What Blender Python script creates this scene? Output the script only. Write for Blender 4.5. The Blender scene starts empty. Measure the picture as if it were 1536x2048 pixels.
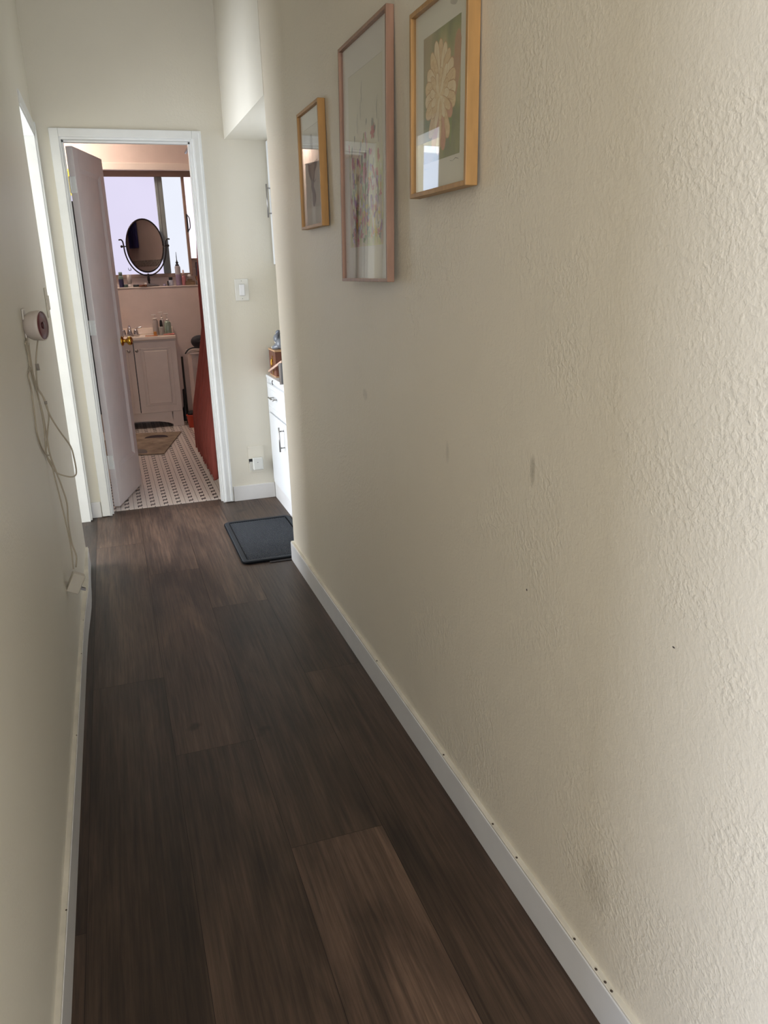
import bpy, bmesh, math, random
from mathutils import Vector, Matrix

random.seed(7)
sc = bpy.context.scene
COL = sc.collection

# ------------------------------------------------------------------ camera
YAW, PITCH, ROLL, CAMH = 0.31956, -0.30064, -0.03099, 1.3764
cy, sy, cp, sp, cr, sr = math.cos(YAW), math.sin(YAW), math.cos(PITCH), math.sin(PITCH), math.cos(ROLL), math.sin(ROLL)
fwd = Vector((sy * cp, cy * cp, sp)); rgt = Vector((cy, -sy, 0)); upv = rgt.cross(fwd)
r2 = cr * rgt + sr * upv; u2 = -sr * rgt + cr * upv
cam_d = bpy.data.cameras.new('camera'); cam = bpy.data.objects.new('camera', cam_d); COL.objects.link(cam)
cam.matrix_world = Matrix(((r2.x, u2.x, -fwd.x, 0), (r2.y, u2.y, -fwd.y, 0), (r2.z, u2.z, -fwd.z, CAMH), (0, 0, 0, 1)))
cam_d.sensor_fit = 'HORIZONTAL'; cam_d.sensor_width = 36; cam_d.lens = 1575.71 / 1536 * 36
cam_d.clip_start = 0.02
sc.camera = cam

# ------------------------------------------------------------------ world, lights, exposure
w = bpy.data.worlds.new('world'); sc.world = w; w.use_nodes = True
w.node_tree.nodes['Background'].inputs[0].default_value = (0.62, 0.74, 1.0, 1)
w.node_tree.nodes['Background'].inputs[1].default_value = 1.2
vs = sc.view_settings
vs.view_transform = 'Standard'; vs.look = 'None'; vs.gamma = 1; vs.use_curve_mapping = False
vs.exposure = 0.0
sc.display_settings.display_device = 'sRGB'

def area(name, loc, direction, sx, sz, power, color):
    d = bpy.data.lights.new(name, 'AREA'); d.shape = 'RECTANGLE'; d.size = sx; d.size_y = sz
    d.energy = power; d.color = color
    o = bpy.data.objects.new(name, d); COL.objects.link(o); o.location = loc
    o.rotation_euler = Vector(direction).to_track_quat('-Z', 'Z').to_euler()
    return o
# daylight area lights in the off-view window openings; the rear one is added fill
area('daylight_living_room', (-3.02, -1.25, 1.45), (1, 0, 0), 1.1, 1.5, 180, (0.66, 0.765, 1.0))
area('fill_living_room_rear', (-0.25, -2.97, 1.45), (0, 1, 0), 1.5, 1.5, 82, (0.88, 0.90, 1.0))
area('daylight_bedroom_left', (-2.72, 4.9, 1.25), (1, 0, 0), 2.5, 1.9, 270, (0.84, 0.895, 1.0))
area('daylight_bedroom_back', (-1.45, 6.42, 1.52), (0, -1, 0), 1.5, 1.7, 20, (0.70, 0.82, 1.0))

# ------------------------------------------------------------------ material helpers
def lin(c):
    return tuple((v / 255 / 12.92) if v / 255 <= 0.04045 else ((v / 255 + 0.055) / 1.055) ** 2.4 for v in c) + (1,)

class NT:
    def __init__(s, m):
        m.use_nodes = True; s.t = m.node_tree; s.n = s.t.nodes
        s.b = s.n['Principled BSDF']
    def node(s, t, **kw):
        n = s.n.new(t)
        for k, v in kw.items(): setattr(n, k, v)
        return n
    def link(s, a, b): s.t.links.new(a, b)
    def math(s, op, a, b=None, c=None):
        n = s.node('ShaderNodeMath', operation=op)
        for i, v in enumerate((a, b, c)):
            if v is None: continue
            if isinstance(v, (int, float)): n.inputs[i].default_value = v
            else: s.link(v, n.inputs[i])
        return n.outputs[0]
    def noise(s, vec, scale, detail=3, rough=0.5, dist=0):
        n = s.node('ShaderNodeTexNoise'); s.link(vec, n.inputs['Vector'])
        n.inputs['Scale'].default_value = scale; n.inputs['Detail'].default_value = detail
        n.inputs['Roughness'].default_value = rough; n.inputs['Distortion'].default_value = dist
        return n.outputs[0]
    def mapping(s, vec, scale=(1, 1, 1), loc=(0, 0, 0)):
        n = s.node('ShaderNodeMapping'); s.link(vec, n.inputs['Vector'])
        n.inputs['Scale'].default_value = scale; n.inputs['Location'].default_value = loc
        return n.outputs[0]
    def ramp(s, fac, stops):
        n = s.node('ShaderNodeValToRGB'); s.link(fac, n.inputs[0]); e = n.color_ramp.elements
        while len(e) < len(stops): e.new(0.5)
        for el, (p, c) in zip(e, stops): el.position = p; el.color = c
        return n.outputs[0]
    def mix(s, fac, a, b, blend='MIX'):
        n = s.node('ShaderNodeMix', data_type='RGBA', blend_type=blend)
        for i, v in ((0, fac), (6, a), (7, b)):
            if isinstance(v, (int, float)): n.inputs[i].default_value = v
            elif isinstance(v, tuple): n.inputs[i].default_value = v
            else: s.link(v, n.inputs[i])
        return n.outputs[2]
    def bump(s, h, strength, dist=0.002):
        n = s.node('ShaderNodeBump'); n.inputs['Strength'].default_value = strength; n.inputs['Distance'].default_value = dist
        s.link(h, n.inputs['Height']); s.link(n.outputs[0], s.b.inputs['Normal'])
    def obj(s): return s.node('ShaderNodeTexCoord').outputs['Object']
    def pos(s): return s.node('ShaderNodeNewGeometry').outputs['Position']

def mat(name, c, rough=0.5, metal=0.0, var=0.04, bump=0.0, bscale=80, spec=0.5, sheen=0.0, coat=0.0):
    m = bpy.data.materials.new(name); t = NT(m); base = lin(c)
    v = t.obj()
    n = t.noise(v, 9, 3)
    dark = tuple(x * (1 - 2 * var) for x in base[:3]) + (1,); light = tuple(min(1, x * (1 + var)) for x in base[:3]) + (1,)
    t.link(t.ramp(n, [(0.3, dark), (0.7, light)]), t.b.inputs['Base Color'])
    t.b.inputs['Roughness'].default_value = rough; t.b.inputs['Metallic'].default_value = metal
    t.b.inputs['Specular IOR Level'].default_value = spec
    t.b.inputs['Coat Weight'].default_value = coat
    if bump: t.bump(t.noise(v, bscale, 3), bump, 0.001)
    return m

def glass(name, tint=(1, 1, 1, 1), ior=1.5):
    m = bpy.data.materials.new(name); t = NT(m); t.n.remove(t.b)
    g0 = t.node('ShaderNodeNewGeometry'); dp = t.node('ShaderNodeVectorMath', operation='DOT_PRODUCT')
    t.link(g0.outputs['Incoming'], dp.inputs[0]); t.link(g0.outputs['Normal'], dp.inputs[1])
    k = t.math('POWER', t.math('SUBTRACT', 1.0, t.math('ABSOLUTE', dp.outputs['Value'])), 5.0)
    r0 = ((ior - 1) / (ior + 1)) ** 2; f = t.math('MULTIPLY_ADD', k, 1 - r0, r0)
    tr = t.node('ShaderNodeBsdfTransparent'); tr.inputs[0].default_value = tint
    g = t.node('ShaderNodeBsdfGlossy'); g.inputs['Roughness'].default_value = 0.0
    mx = t.node('ShaderNodeMixShader'); t.link(f, mx.inputs[0]); t.link(tr.outputs[0], mx.inputs[1]); t.link(g.outputs[0], mx.inputs[2])
    t.link(mx.outputs[0], t.n['Material Output'].inputs[0]); return m

def emit(name, c, s, var=0.03):
    m = bpy.data.materials.new(name); t = NT(m); t.n.remove(t.b)
    e = t.node('ShaderNodeEmission'); base = lin(c)
    n = t.noise(t.obj(), 2.2, 2)
    t.link(t.ramp(n, [(0.3, tuple(x * (1 - var) for x in base[:3]) + (1,)), (0.7, base)]), e.inputs[0]); e.inputs[1].default_value = s
    t.link(e.outputs[0], t.n['Material Output'].inputs[0]); return m

# ------------------------------------------------------------------ mesh helpers
class MB:
    def __init__(s): s.bm = bmesh.new(); s.mi = 0
    def _tag(s, faces, smooth=False):
        for f in faces: f.material_index = s.mi; f.smooth = smooth
    def box(s, x0, x1, y0, y1, z0, z1, bev=0.0, seg=2, M=None):
        vs_ = [s.bm.verts.new((x, y, z)) for x in (x0, x1) for y in (y0, y1) for z in (z0, z1)]
        idx = [(0, 1, 3, 2), (4, 6, 7, 5), (0, 4, 5, 1), (2, 3, 7, 6), (0, 2, 6, 4), (1, 5, 7, 3)]
        fs = [s.bm.faces.new([vs_[i] for i in q]) for q in idx]
        s._tag(fs)
        allv = set(vs_)
        if bev > 0:
            es = list({e for f in fs for e in f.edges})
            r = bmesh.ops.bevel(s.bm, geom=es, offset=bev, segments=seg, affect='EDGES', profile=0.5)
            allv = {v for v in r['verts']} | {v for v in vs_ if v.is_valid}
            for f in r['faces']: f.material_index = s.mi
            for v in list(allv):
                for f in v.link_faces: f.material_index = s.mi
        if M is not None: bmesh.ops.transform(s.bm, matrix=M, verts=[v for v in allv if v.is_valid])
        return s
    def lathe(s, prof, n=24, M=None, smooth=True):
        """prof: list of (r, z)"""
        rings = []; made = []
        for r, z in prof:
            if r < 1e-6: v = s.bm.verts.new((0, 0, z)); rings.append([v]); made.append(v)
            else:
                ring = [s.bm.verts.new((r * math.cos(2 * math.pi * i / n), r * math.sin(2 * math.pi * i / n), z)) for i in range(n)]
                rings.append(ring); made += ring
        for a, b in zip(rings, rings[1:]):
            for i in range(n):
                j = (i + 1) % n
                if len(a) == 1 and len(b) == 1: continue
                if len(a) == 1: f = s.bm.faces.new((a[0], b[i], b[j]))
                elif len(b) == 1: f = s.bm.faces.new((a[j], a[i], b[0]))
                else: f = s.bm.faces.new((a[i], b[i], b[j], a[j]))
                f.material_index = s.mi; f.smooth = smooth
        if M is not None: bmesh.ops.transform(s.bm, matrix=M, verts=made)
        return s
    def tube(s, pts, r, n=8, spline=True, caps=True, radii=None):
        P = [Vector(p) for p in pts]
        if spline and len(P) > 2:
            Q = []; R = []
            for i in range(len(P) - 1):
                p0 = P[max(i - 1, 0)]; p1 = P[i]; p2 = P[i + 1]; p3 = P[min(i + 2, len(P) - 1)]
                for k in range(5):
                    t = k / 5
                    Q.append(0.5 * ((2 * p1) + (-p0 + p2) * t + (2 * p0 - 5 * p1 + 4 * p2 - p3) * t * t + (-p0 + 3 * p1 - 3 * p2 + p3) * t ** 3))
                    if radii: R.append(radii[i] * (1 - t) + radii[i + 1] * t)
            Q.append(P[-1])
            if radii: R.append(radii[-1]); radii = R
            P = Q
        rings = []; prev = None
        for i, p in enumerate(P):
            d = (P[min(i + 1, len(P) - 1)] - P[max(i - 1, 0)])
            d = d.normalized() if d.length > 1e-9 else Vector((0, 0, 1))
            if prev is None:
                a = Vector((0, 0, 1)) if abs(d.z) < 0.9 else Vector((1, 0, 0))
            else: a = prev
            x = (a - d * a.dot(d)).normalized(); y = d.cross(x); prev = x
            rr = radii[i] if radii else r
            rings.append([s.bm.verts.new(p + x * rr * math.cos(2 * math.pi * k / n) + y * rr * math.sin(2 * math.pi * k / n)) for k in range(n)])
        for a, b in zip(rings, rings[1:]):
            for k in range(n):
                f = s.bm.faces.new((a[k], a[(k + 1) % n], b[(k + 1) % n], b[k])); f.material_index = s.mi; f.smooth = True
        if caps:
            for ring, rev in ((rings[0], True), (rings[-1], False)):
                f = s.bm.faces.new(ring[::-1] if rev else ring); f.material_index = s.mi
        return s
    def prism(s, poly, d, M=None):
        """poly in (a, b) extruded along third axis 0..d ; a->x, b->y, extr->z, then M"""
        lo = [s.bm.verts.new((a, b, 0)) for a, b in poly]; hi = [s.bm.verts.new((a, b, d)) for a, b in poly]
        n = len(poly); fs = [s.bm.faces.new(lo[::-1]), s.bm.faces.new(hi)]
        for i in range(n): fs.append(s.bm.faces.new((lo[i], lo[(i + 1) % n], hi[(i + 1) % n], hi[i])))
        s._tag(fs)
        if M is not None: bmesh.ops.transform(s.bm, matrix=M, verts=lo + hi)
        return s
    def ball(s, c, r, sc_=(1, 1, 1), M=None, n=16):
        made = bmesh.ops.create_uvsphere(s.bm, u_segments=n, v_segments=n // 2 + 2, radius=r)['verts']
        T = Matrix.Translation(c) @ (M if M is not None else Matrix.Identity(4)) @ Matrix.Diagonal((*sc_, 1))
        bmesh.ops.transform(s.bm, matrix=T, verts=made)
        for v in made:
            for f in v.link_faces: f.material_index = s.mi; f.smooth = True
        return s
    def quad(s, *ps):
        f = s.bm.faces.new([s.bm.verts.new(p) for p in ps]); f.material_index = s.mi; return f
    def build(s, name, mats, parent=None, kind=None, loc=None):
        bmesh.ops.recalc_face_normals(s.bm, faces=s.bm.faces)
        me = bpy.data.meshes.new(name); s.bm.to_mesh(me); s.bm.free()
        for m in (mats if isinstance(mats, (list, tuple)) else [mats]): me.materials.append(m)
        o = bpy.data.objects.new(name, me); COL.objects.link(o)
        if parent: o.parent = parent
        if kind: o['kind'] = kind
        if loc: o.location = loc
        return o

def thing(name, label, cat, loc=(0, 0, 0), rot=(0, 0, 0), group=None):
    o = bpy.data.objects.new(name, None); COL.objects.link(o); o.location = loc; o.rotation_euler = rot
    o.empty_display_size = 0.05
    o['label'] = label; o['category'] = cat
    if group: o['group'] = group
    return o
def tag(o, label, cat, group=None):
    o['label'] = label; o['category'] = cat
    if group: o['group'] = group
    return o
def T(x, y, z): return Matrix.Translation((x, y, z))
def RX(a): return Matrix.Rotation(math.radians(a), 4, 'X')
def RY(a): return Matrix.Rotation(math.radians(a), 4, 'Y')
def RZ(a): return Matrix.Rotation(math.radians(a), 4, 'Z')

# ------------------------------------------------------------------ constants of the place
XR, XL, D, XC = 0.727, -0.249, 4.824, 0.869
YR = 3.632            # end of the right wall
OY0, OY1, OZ = 3.975, 4.765, 2.09   # doorway in the left wall
DX0, DX1, DZ = -0.125, 0.54, 2.07   # bathroom doorway
DT = 4.95             # bathroom side of the end wall
CEIL = 2.95
LY0 = 0.25            # where the left wall begins (the living room lies behind)
BW = 7.95             # bathroom back wall
BXL, BXR = -0.40, 1.32

# ------------------------------------------------------------------ surfaces
def wall_material(name, base, warm, bump=0.35, stains=True):
    m = bpy.data.materials.new(name); t = NT(m); p = t.pos()
    big = t.noise(p, 0.9, 2); mid = t.noise(p, 5, 4)
    c = t.mix(t.math('MULTIPLY', big, 0.5), lin(base), lin(warm))
    c = t.mix(t.math('MULTIPLY', t.math('SUBTRACT', mid, 0.42), 0.25), c, lin(tuple(v - 25 for v in base)))
    if stains:
        sep = t.node('ShaderNodeSeparateXYZ'); t.link(p, sep.inputs[0])
        def spot(yy, zz, ry, rz, amount, col):
            nonlocal c
            a = t.math('DIVIDE', t.math('SUBTRACT', sep.outputs[1], yy), ry)
            b = t.math('DIVIDE', t.math('SUBTRACT', sep.outputs[2], zz), rz)
            d = t.math('ADD', t.math('MULTIPLY', a, a), t.math('MULTIPLY', b, b))
            d = t.math('ADD', d, t.math('MULTIPLY', t.math('SUBTRACT', t.noise(p, 60, 3), 0.5), 1.2))
            f = t.node('ShaderNodeClamp'); t.link(t.math('MULTIPLY', t.math('SUBTRACT', 1.0, d), amount), f.inputs[0])
            c = t.mix(f.outputs[0], c, lin(col))
        spot(1.29, 1.0, 0.011, 0.035, 0.5, (150, 142, 122))
        spot(1.015, 0.27, 0.05, 0.07, 0.22, (150, 138, 116))
        spot(1.30, 0.75, 0.003, 0.003, 1.5, (60, 50, 42))
        spot(0.86, 0.83, 0.004, 0.002, 1.5, (60, 50, 42))
        spot(2.35, 1.00, 0.03, 0.02, 0.3, (150, 142, 120))
        spot(1.70, 0.95, 0.012, 0.03, 0.25, (150, 142, 120))
    t.link(c, t.b.inputs['Base Color']); t.b.inputs['Roughness'].default_value = 0.42
    t.b.inputs['Specular IOR Level'].default_value = 0.35
    fine = t.noise(p, 170, 3, 0.55)
    blob = t.ramp(t.noise(p, 105, 2, 0.5, 0.2), [(0.42, (0, 0, 0, 1)), (0.66, (1, 1, 1, 1))])
    mask = t.ramp(t.noise(p, 3.2, 3, 0.6), [(0.46, (0, 0, 0, 1)), (0.62, (1, 1, 1, 1))])
    skim = t.ramp(t.noise(t.mapping(p, (1, 1, 0.6)), 34, 4, 0.65, 0.5), [(0.5, (0, 0, 0, 1)), (0.62, (1, 1, 1, 1))])
    h = t.math('ADD', t.math('MULTIPLY', fine, 0.9), t.math('MULTIPLY', t.math('MULTIPLY', blob, mask), 0.9))
    h = t.math('ADD', h, t.math('MULTIPLY', t.math('MULTIPLY', skim, t.math('SUBTRACT', 1.0, mask)), 0.25))
    h = t.math('ADD', h, t.math('MULTIPLY', t.noise(p, 14, 3), 1.3))
    t.bump(h, bump, 0.0018)
    return m

M_WALL = wall_material('cream_textured_paint', (228, 219, 199), (225, 211, 187), 0.42)
M_WALL2 = wall_material('cream_smooth_paint', (227, 222, 206), (224, 216, 198), 0.16, stains=False)
M_CEIL = mat('ceiling_paint', (232, 228, 216), 0.8, bump=0.2)
M_TRIM = mat('white_trim_paint', (235, 236, 232), 0.35, var=0.02)
M_BASE = mat('baseboard_paint', (226, 224, 220), 0.35, var=0.02, bump=0.05, bscale=25)
M_CREAM = mat('aged_cream_caulk', (220, 213, 196), 0.55, var=0.08, bump=0.4, bscale=60)
M_DARKDOT = mat('dirt', (70, 58, 46), 0.8)
M_BWALL = mat('bathroom_paint', (208, 192, 184), 0.6, var=0.02, bump=0.1)
M_BTRIM = mat('bathroom_white_gloss', (222, 210, 200), 0.35, var=0.02)
M_CAB = mat('white_cabinet_paint', (228, 230, 230), 0.3, var=0.01)
M_VAN = mat('vanity_cream_paint', (222, 210, 200), 0.4, var=0.02)
M_CHROME = mat('chrome', (200, 200, 205), 0.12, 1.0, var=0.0)
M_NICKEL = mat('brushed_nickel', (165, 162, 158), 0.3, 1.0, var=0.02)
M_BRASS = mat('polished_brass', (214, 170, 70), 0.14, 1.0, var=0.05)
M_DOOR = mat('door_gloss_paint', (222, 214, 212), 0.30, var=0.02, bump=0.05, bscale=12)
M_BLACK = mat('black_satin', (18, 18, 20), 0.4)

def floor_material():
    m = bpy.data.materials.new('dark_vinyl_plank'); t = NT(m); p = t.pos()
    a = t.node('ShaderNodeAttribute', attribute_name='plank'); sep = t.node('ShaderNodeSeparateColor'); t.link(a.outputs['Color'], sep.inputs[0])
    tone, off = sep.outputs[0], sep.outputs[1]
    cmb = t.node('ShaderNodeCombineXYZ'); t.link(t.math('MULTIPLY', off, 40), cmb.inputs[0]); t.link(t.math('MULTIPLY', tone, 23), cmb.inputs[1]); t.link(off, cmb.inputs[2])
    va = t.node('ShaderNodeVectorMath', operation='ADD'); t.link(p, va.inputs[0]); t.link(cmb.outputs[0], va.inputs[1]); v = va.outputs[0]
    grain = t.noise(t.mapping(v, (62, 2.6, 1)), 1.0, 6, 0.65, 0.5)
    swirl = t.noise(t.mapping(v, (5.0, 0.95, 1)), 1.0, 4, 0.55, 1.1)
    fine = t.noise(t.mapping(v, (260, 9, 1)), 1.0, 3, 0.6)
    col = t.ramp(swirl, [(0.26, lin((25, 19, 16))), (0.42, lin((54, 41, 33))), (0.58, lin((84, 66, 54))), (0.80, lin((132, 106, 86)))])
    col = t.mix(0.45, col, t.ramp(grain, [(0.3, lin((30, 23, 19))), (0.72, lin((104, 82, 66)))]))
    col = t.mix(1.0, col, t.ramp(t.noise(t.mapping(v, (120, 3.0, 1)), 1.0, 5, .7, .3), [(0.36, (0.62, 0.60, 0.58, 1)), (0.6, (1.18, 1.17, 1.16, 1))]), 'MULTIPLY')
    g = t.math('MULTIPLY_ADD', tone, 1.5, 0.28)
    cg = t.node('ShaderNodeCombineColor'); [t.link(g, cg.inputs[i]) for i in range(3)]
    col = t.mix(1.0, col, cg.outputs[0], 'MULTIPLY')
    spots = t.ramp(t.noise(v, 7, 2, 0.4), [(0.22, (0.45, 0.42, 0.4, 1)), (0.27, (1, 1, 1, 1))])
    col = t.mix(1.0, col, spots, 'MULTIPLY')
    t.link(col, t.b.inputs['Base Color'])
    t.link(t.math('MULTIPLY_ADD', fine, 0.14, 0.40), t.b.inputs['Roughness'])
    t.b.inputs['Specular IOR Level'].default_value = 0.42
    t.bump(t.math('ADD', t.math('MULTIPLY', fine, 0.5), grain), 0.14, 0.0008)
    return m
M_FLOOR = floor_material()

# plank floor: one face per plank, each plank carries its own tone
def build_floor():
    bm = bmesh.new(); lay = bm.loops.layers.float_color.new('plank')
    special = {}
    W, L, x0 = 0.24, 1.57, 0.028
    starts = {0: 2.14, 1: 1.63, 2: 2.495, -1: 2.65, 3: 1.9, -2: 3.1}
    tones = {(1, -1): 0.72, (1, 0): 0.27, (0, 0): 0.40, (0, -1): 0.28, (0, 1): 0.62, (1, 1): 0.55, (2, -1): 0.34, (2, 0): 0.24, (-1, 0): 0.36, (-1, -1): 0.22, (1, 2): 0.6, (2, 1): 0.38, (-1, 1): 0.5}
    rnd = random.Random(3)
    def region(xa, xb, ya, yb):
        i0 = math.floor((xa - x0) / W)
        i = i0
        while x0 + i * W < xb - 1e-6:
            st = starts.get(i, (i * 0.61) % L)
            j = math.floor((ya - st) / L)
            while st + j * L < yb - 1e-6:
                X0, X1 = max(xa, x0 + i * W), min(xb, x0 + (i + 1) * W)
                Y0, Y1 = max(ya, st + j * L), min(yb, st + (j + 1) * L)
                tone = tones.get((i, j), rnd.random() * 0.6); off = ((i * 7.31 + j * 3.77) % 5) / 5
                if X1 > X0 and Y1 > Y0:
                    g = 0.0006
                    f = bm.faces.new([bm.verts.new(q) for q in ((X0 + g, Y0 + g, 0), (X1 - g, Y0 + g, 0), (X1 - g, Y1 - g, 0), (X0 + g, Y1 - g, 0))])
                    for l in f.loops: l[lay] = (tone, off, 0, 1)
                    # seam groove: thin dark strip below
                j += 1
            i += 1
    region(-3.05, 1.6, -3.0, 4.905)
    region(-2.8, -0.5, 4.905, 6.5)
    # sub-floor seen in the seams
    for (xa, xb, ya, yb) in ((-3.05, 1.6, -3.0, 4.905), (-2.8, -0.5, 4.905, 6.5)):
        f = bm.faces.new([bm.verts.new(q) for q in ((xa, ya, -0.0012), (xb, ya, -0.0012), (xb, yb, -0.0012), (xa, yb, -0.0012))])
        f.material_index = 1
        for l in f.loops: l[lay] = (0, 0, 0, 1)
    me = bpy.data.meshes.new('floor'); bm.to_mesh(me); bm.free(); me.materials.append(M_FLOOR); me.materials.append(mat('seam_dark', (20, 15, 13), 0.7))  # dark sub-floor tone between the planks
    o = bpy.data.objects.new('floor', me); COL.objects.link(o); o['kind'] = 'structure'
build_floor()

def tile_material():
    m = bpy.data.materials.new('basket_mosaic_tile'); t = NT(m); p = t.pos()
    sep = t.node('ShaderNodeSeparateXYZ'); t.link(p, sep.inputs[0])
    u = t.math('FRACT', t.math('DIVIDE', t.math('SUBTRACT', sep.outputs[0], 0.080 - 0.78), 0.078))
    vv = t.math('FRACT', t.math('DIVIDE', t.math('SUBTRACT', sep.outputs[1], 4.942), 0.0785))
    def band(x, a, b): return t.math('MULTIPLY', t.math('GREATER_THAN', x, a), t.math('LESS_THAN', x, b))
    dash = t.math('MULTIPLY', band(u, 0.31, 0.67), band(vv, 0.0, 0.32))
    rv = t.math('MULTIPLY', band(u, 0.60, 0.66), band(vv, 0.28, 0.66))
    lv = t.math('MULTIPLY', band(u, 0.32, 0.38), band(vv, 0.72, 1.01))
    blk = t.math('MINIMUM', 1.0, t.math('ADD', dash, t.math('ADD', rv, lv)))
    gr = t.math('ADD', band(u, 0.0, 0.028), t.math('MULTIPLY', band(vv, 0.49, 0.515), 0.25))
    c = t.mix(t.math('MINIMUM', gr, 1.0), lin((222, 212, 204)), lin((96, 82, 76)))
    c = t.mix(blk, c, lin((34, 27, 27)))
    t.link(c, t.b.inputs['Base Color']); t.b.inputs['Roughness'].default_value = 0.28
    t.bump(t.math('SUBTRACT', 1.0, t.math('MINIMUM', gr, 1.0)), 0.2, 0.001)
    return m
MB().box(BXL - .1, BXR, 4.905, 8.2, -0.05, 0.003).build('floor.001', tile_material(), kind='structure')

# ------------------------------------------------------------------ walls
b = MB().box(XR, 1.6, -3.0, YR, 0, CEIL)
es = [e for e in b.bm.edges if all(abs(v.co.x - XR) < 1e-4 and abs(v.co.y - YR) < 1e-4 for v in e.verts)]
bmesh.ops.bevel(b.bm, geom=es, offset=0.012, segments=5, affect='EDGES', profile=0.5)
b.build('wall_right', M_WALL, kind='structure')
MB().box(XR, 1.6, YR, D, 2.083, CEIL).build('wall_soffit', M_WALL2, kind='structure')
MB().box(1.5, 1.6, YR, D, 0, 2.083).build('wall_niche', M_WALL2, kind='structure')

b = MB()
b.box(-0.36, XL, LY0, OY0, 0, CEIL)
b.box(-0.36, XL, OY0, OY1, OZ, CEIL)
b.box(-0.36, XL, OY1, D, 0, CEIL)
b.build('wall_left', M_WALL2, kind='structure')

b = MB()
b.box(-0.50, DX0 - .02, D, DT, 0, CEIL); b.box(DX1 + .02, 1.6, D, DT, 0, CEIL); b.box(DX0 - .02, DX1 + .02, D, DT, DZ + .02, CEIL)
b.build('wall_back', M_WALL2, kind='structure')

# bedroom beyond the left doorway
b = MB()
b.box(-2.8, -0.36, 2.7, 2.8, 0, CEIL)                         # near wall
b.box(-0.50, BXL - .001, D + .001, 8.2, 0, CEIL)                     # wall between bedroom and bathroom
b.box(-2.8, -0.5, 6.45, 6.55, 0, 0.65); b.box(-2.8, -0.5, 6.45, 6.55, 2.38, CEIL); b.box(-2.8, -2.25, 6.45, 6.55, .65, 2.38); b.box(-.65, -0.5, 6.45, 6.55, .65, 2.38)
b.box(-2.85, -2.75, 2.7, 3.6, 0, CEIL); b.box(-2.85, -2.75, 6.2, 6.55, 0, CEIL); b.box(-2.85, -2.75, 3.6, 6.2, 2.25, CEIL); b.box(-2.85, -2.75, 3.6, 6.2, 0, .25)
b.build('wall_bedroom', M_WALL2, kind='structure')
# living room behind the camera
b = MB()
b.box(-3.15, -3.05, -3, -1.85, 0, CEIL); b.box(-3.15, -3.05, -0.65, LY0 + .1, 0, CEIL); b.box(-3.15, -3.05, -1.85, -.65, 0, .65); b.box(-3.15, -3.05, -1.85, -.65, 2.25, CEIL)
b.box(-3.15, -1.05, -3.1, -3.0, 0, CEIL); b.box(.55, 1.6, -3.1, -3.0, 0, CEIL); b.box(-1.05, .55, -3.1, -3.0, 0, .65); b.box(-1.05, .55, -3.1, -3.0, 2.25, CEIL)
b.box(-3.05, -0.36, LY0, LY0 + .1, 0, CEIL)
b.build('wall_living_room', M_WALL, kind='structure')
MB().box(-3.15, 1.6, -3.1, 6.6, CEIL, CEIL + .08).build('ceiling', M_CEIL, kind='structure')

def off_window(name, plane, a0, a1, z0, z1, at):
    b = MB(); f = 0.05
    def bx(p0, p1, q0, q1):
        if plane == 'x': b.box(at - .025, at + .025, p0, p1, q0, q1, .004)
        else: b.box(p0, p1, at - .025, at + .025, q0, q1, .004)
    bx(a0, a1, z0, z0 + f); bx(a0, a1, z1 - f, z1); bx(a0, a0 + f, z0 + f, z1 - f); bx(a1 - f, a1, z0 + f, z1 - f)
    m = (a0 + a1) / 2; bx(m - f / 2, m + f / 2, z0 + f, z1 - f)
    o = b.build(name, M_TRIM, kind='structure'); return o
off_window('window_2', 'x', -1.85, -.65, .65, 2.25, -3.1)
off_window('fill_window_rear', 'y', -1.05, .55, .65, 2.25, -3.05)  # invented window behind the camera, added to carry the corridor fill light
off_window('window_3', 'x', 3.6, 6.2, .25, 2.25, -2.8)
off_window('window_4', 'y', -2.25, -.65, .65, 2.38, 6.5)

# ------------------------------------------------------------------ baseboards
def baseboard(name, boxes, cream=None, dots=None):
    b = MB()
    for bx in boxes: b.box(*bx, bev=.0025)
    b.mi = 1
    for bx in (cream or []): b.box(*bx, bev=.0015)
    b.mi = 2
    for c in (dots or []): b.ball(c, .0026, (1, 1.3, .6), n=8)
    return b.build(name, [M_BASE, M_CREAM, M_DARKDOT], kind='structure')
dots = [(XR - .008, y, .1005) for y in (0.985, .955, .935, 1.06, 1.30, 1.72, 2.3, 1.42)]
baseboard('baseboard_right', [(XR - .013, XR + .02, -3, YR + .012, 0, .094)], [(XR - .0115, XR + .01, -3, YR + .010, .094, .100)], dots)
def left_base():
    b = MB()
    # bowed board, standing off the wall towards its far end
    ys = [LY0 + (3.965 - LY0) * i / 40 for i in range(41)]
    def off(y):
        return .013 + .010 * math.exp(-((y - 3.45) / .28) ** 2)
    def strip(z0, z1, inset, m):
        b.mi = m
        prev = None
        for y in ys:
            x = XL + off(y) - inset
            ring = [b.bm.verts.new(q) for q in ((XL - .005, y, z0), (x, y, z0), (x, y, z1), (XL - .005, y, z1))]
            if prev:
                for k in range(4):
                    f = b.bm.faces.new((prev[k], prev[(k + 1) % 4], ring[(k + 1) % 4], ring[k])); f.material_index = m
            else: b.bm.faces.new(ring[::-1]).material_index = m
            prev = ring
        b.bm.faces.new(prev).material_index = m
    strip(0, .092, 0, 0); strip(.092, .099, .002, 1)
    b.mi = 2
    for y in (3.05, 2.2, 1.5, 1.05, 2.75): b.ball((XL + .010, y, .0985), .0022, (1, 1.4, .5), n=8)
    b.build('baseboard_left', [M_BASE, M_CREAM, M_DARKDOT], kind='structure')
left_base()
baseboard('baseboard_back', [(.606, .868, D - .012, D + .01, 0, .095), (XL + .012, -.184, D - .012, D + .01, 0, .095)])
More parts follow.
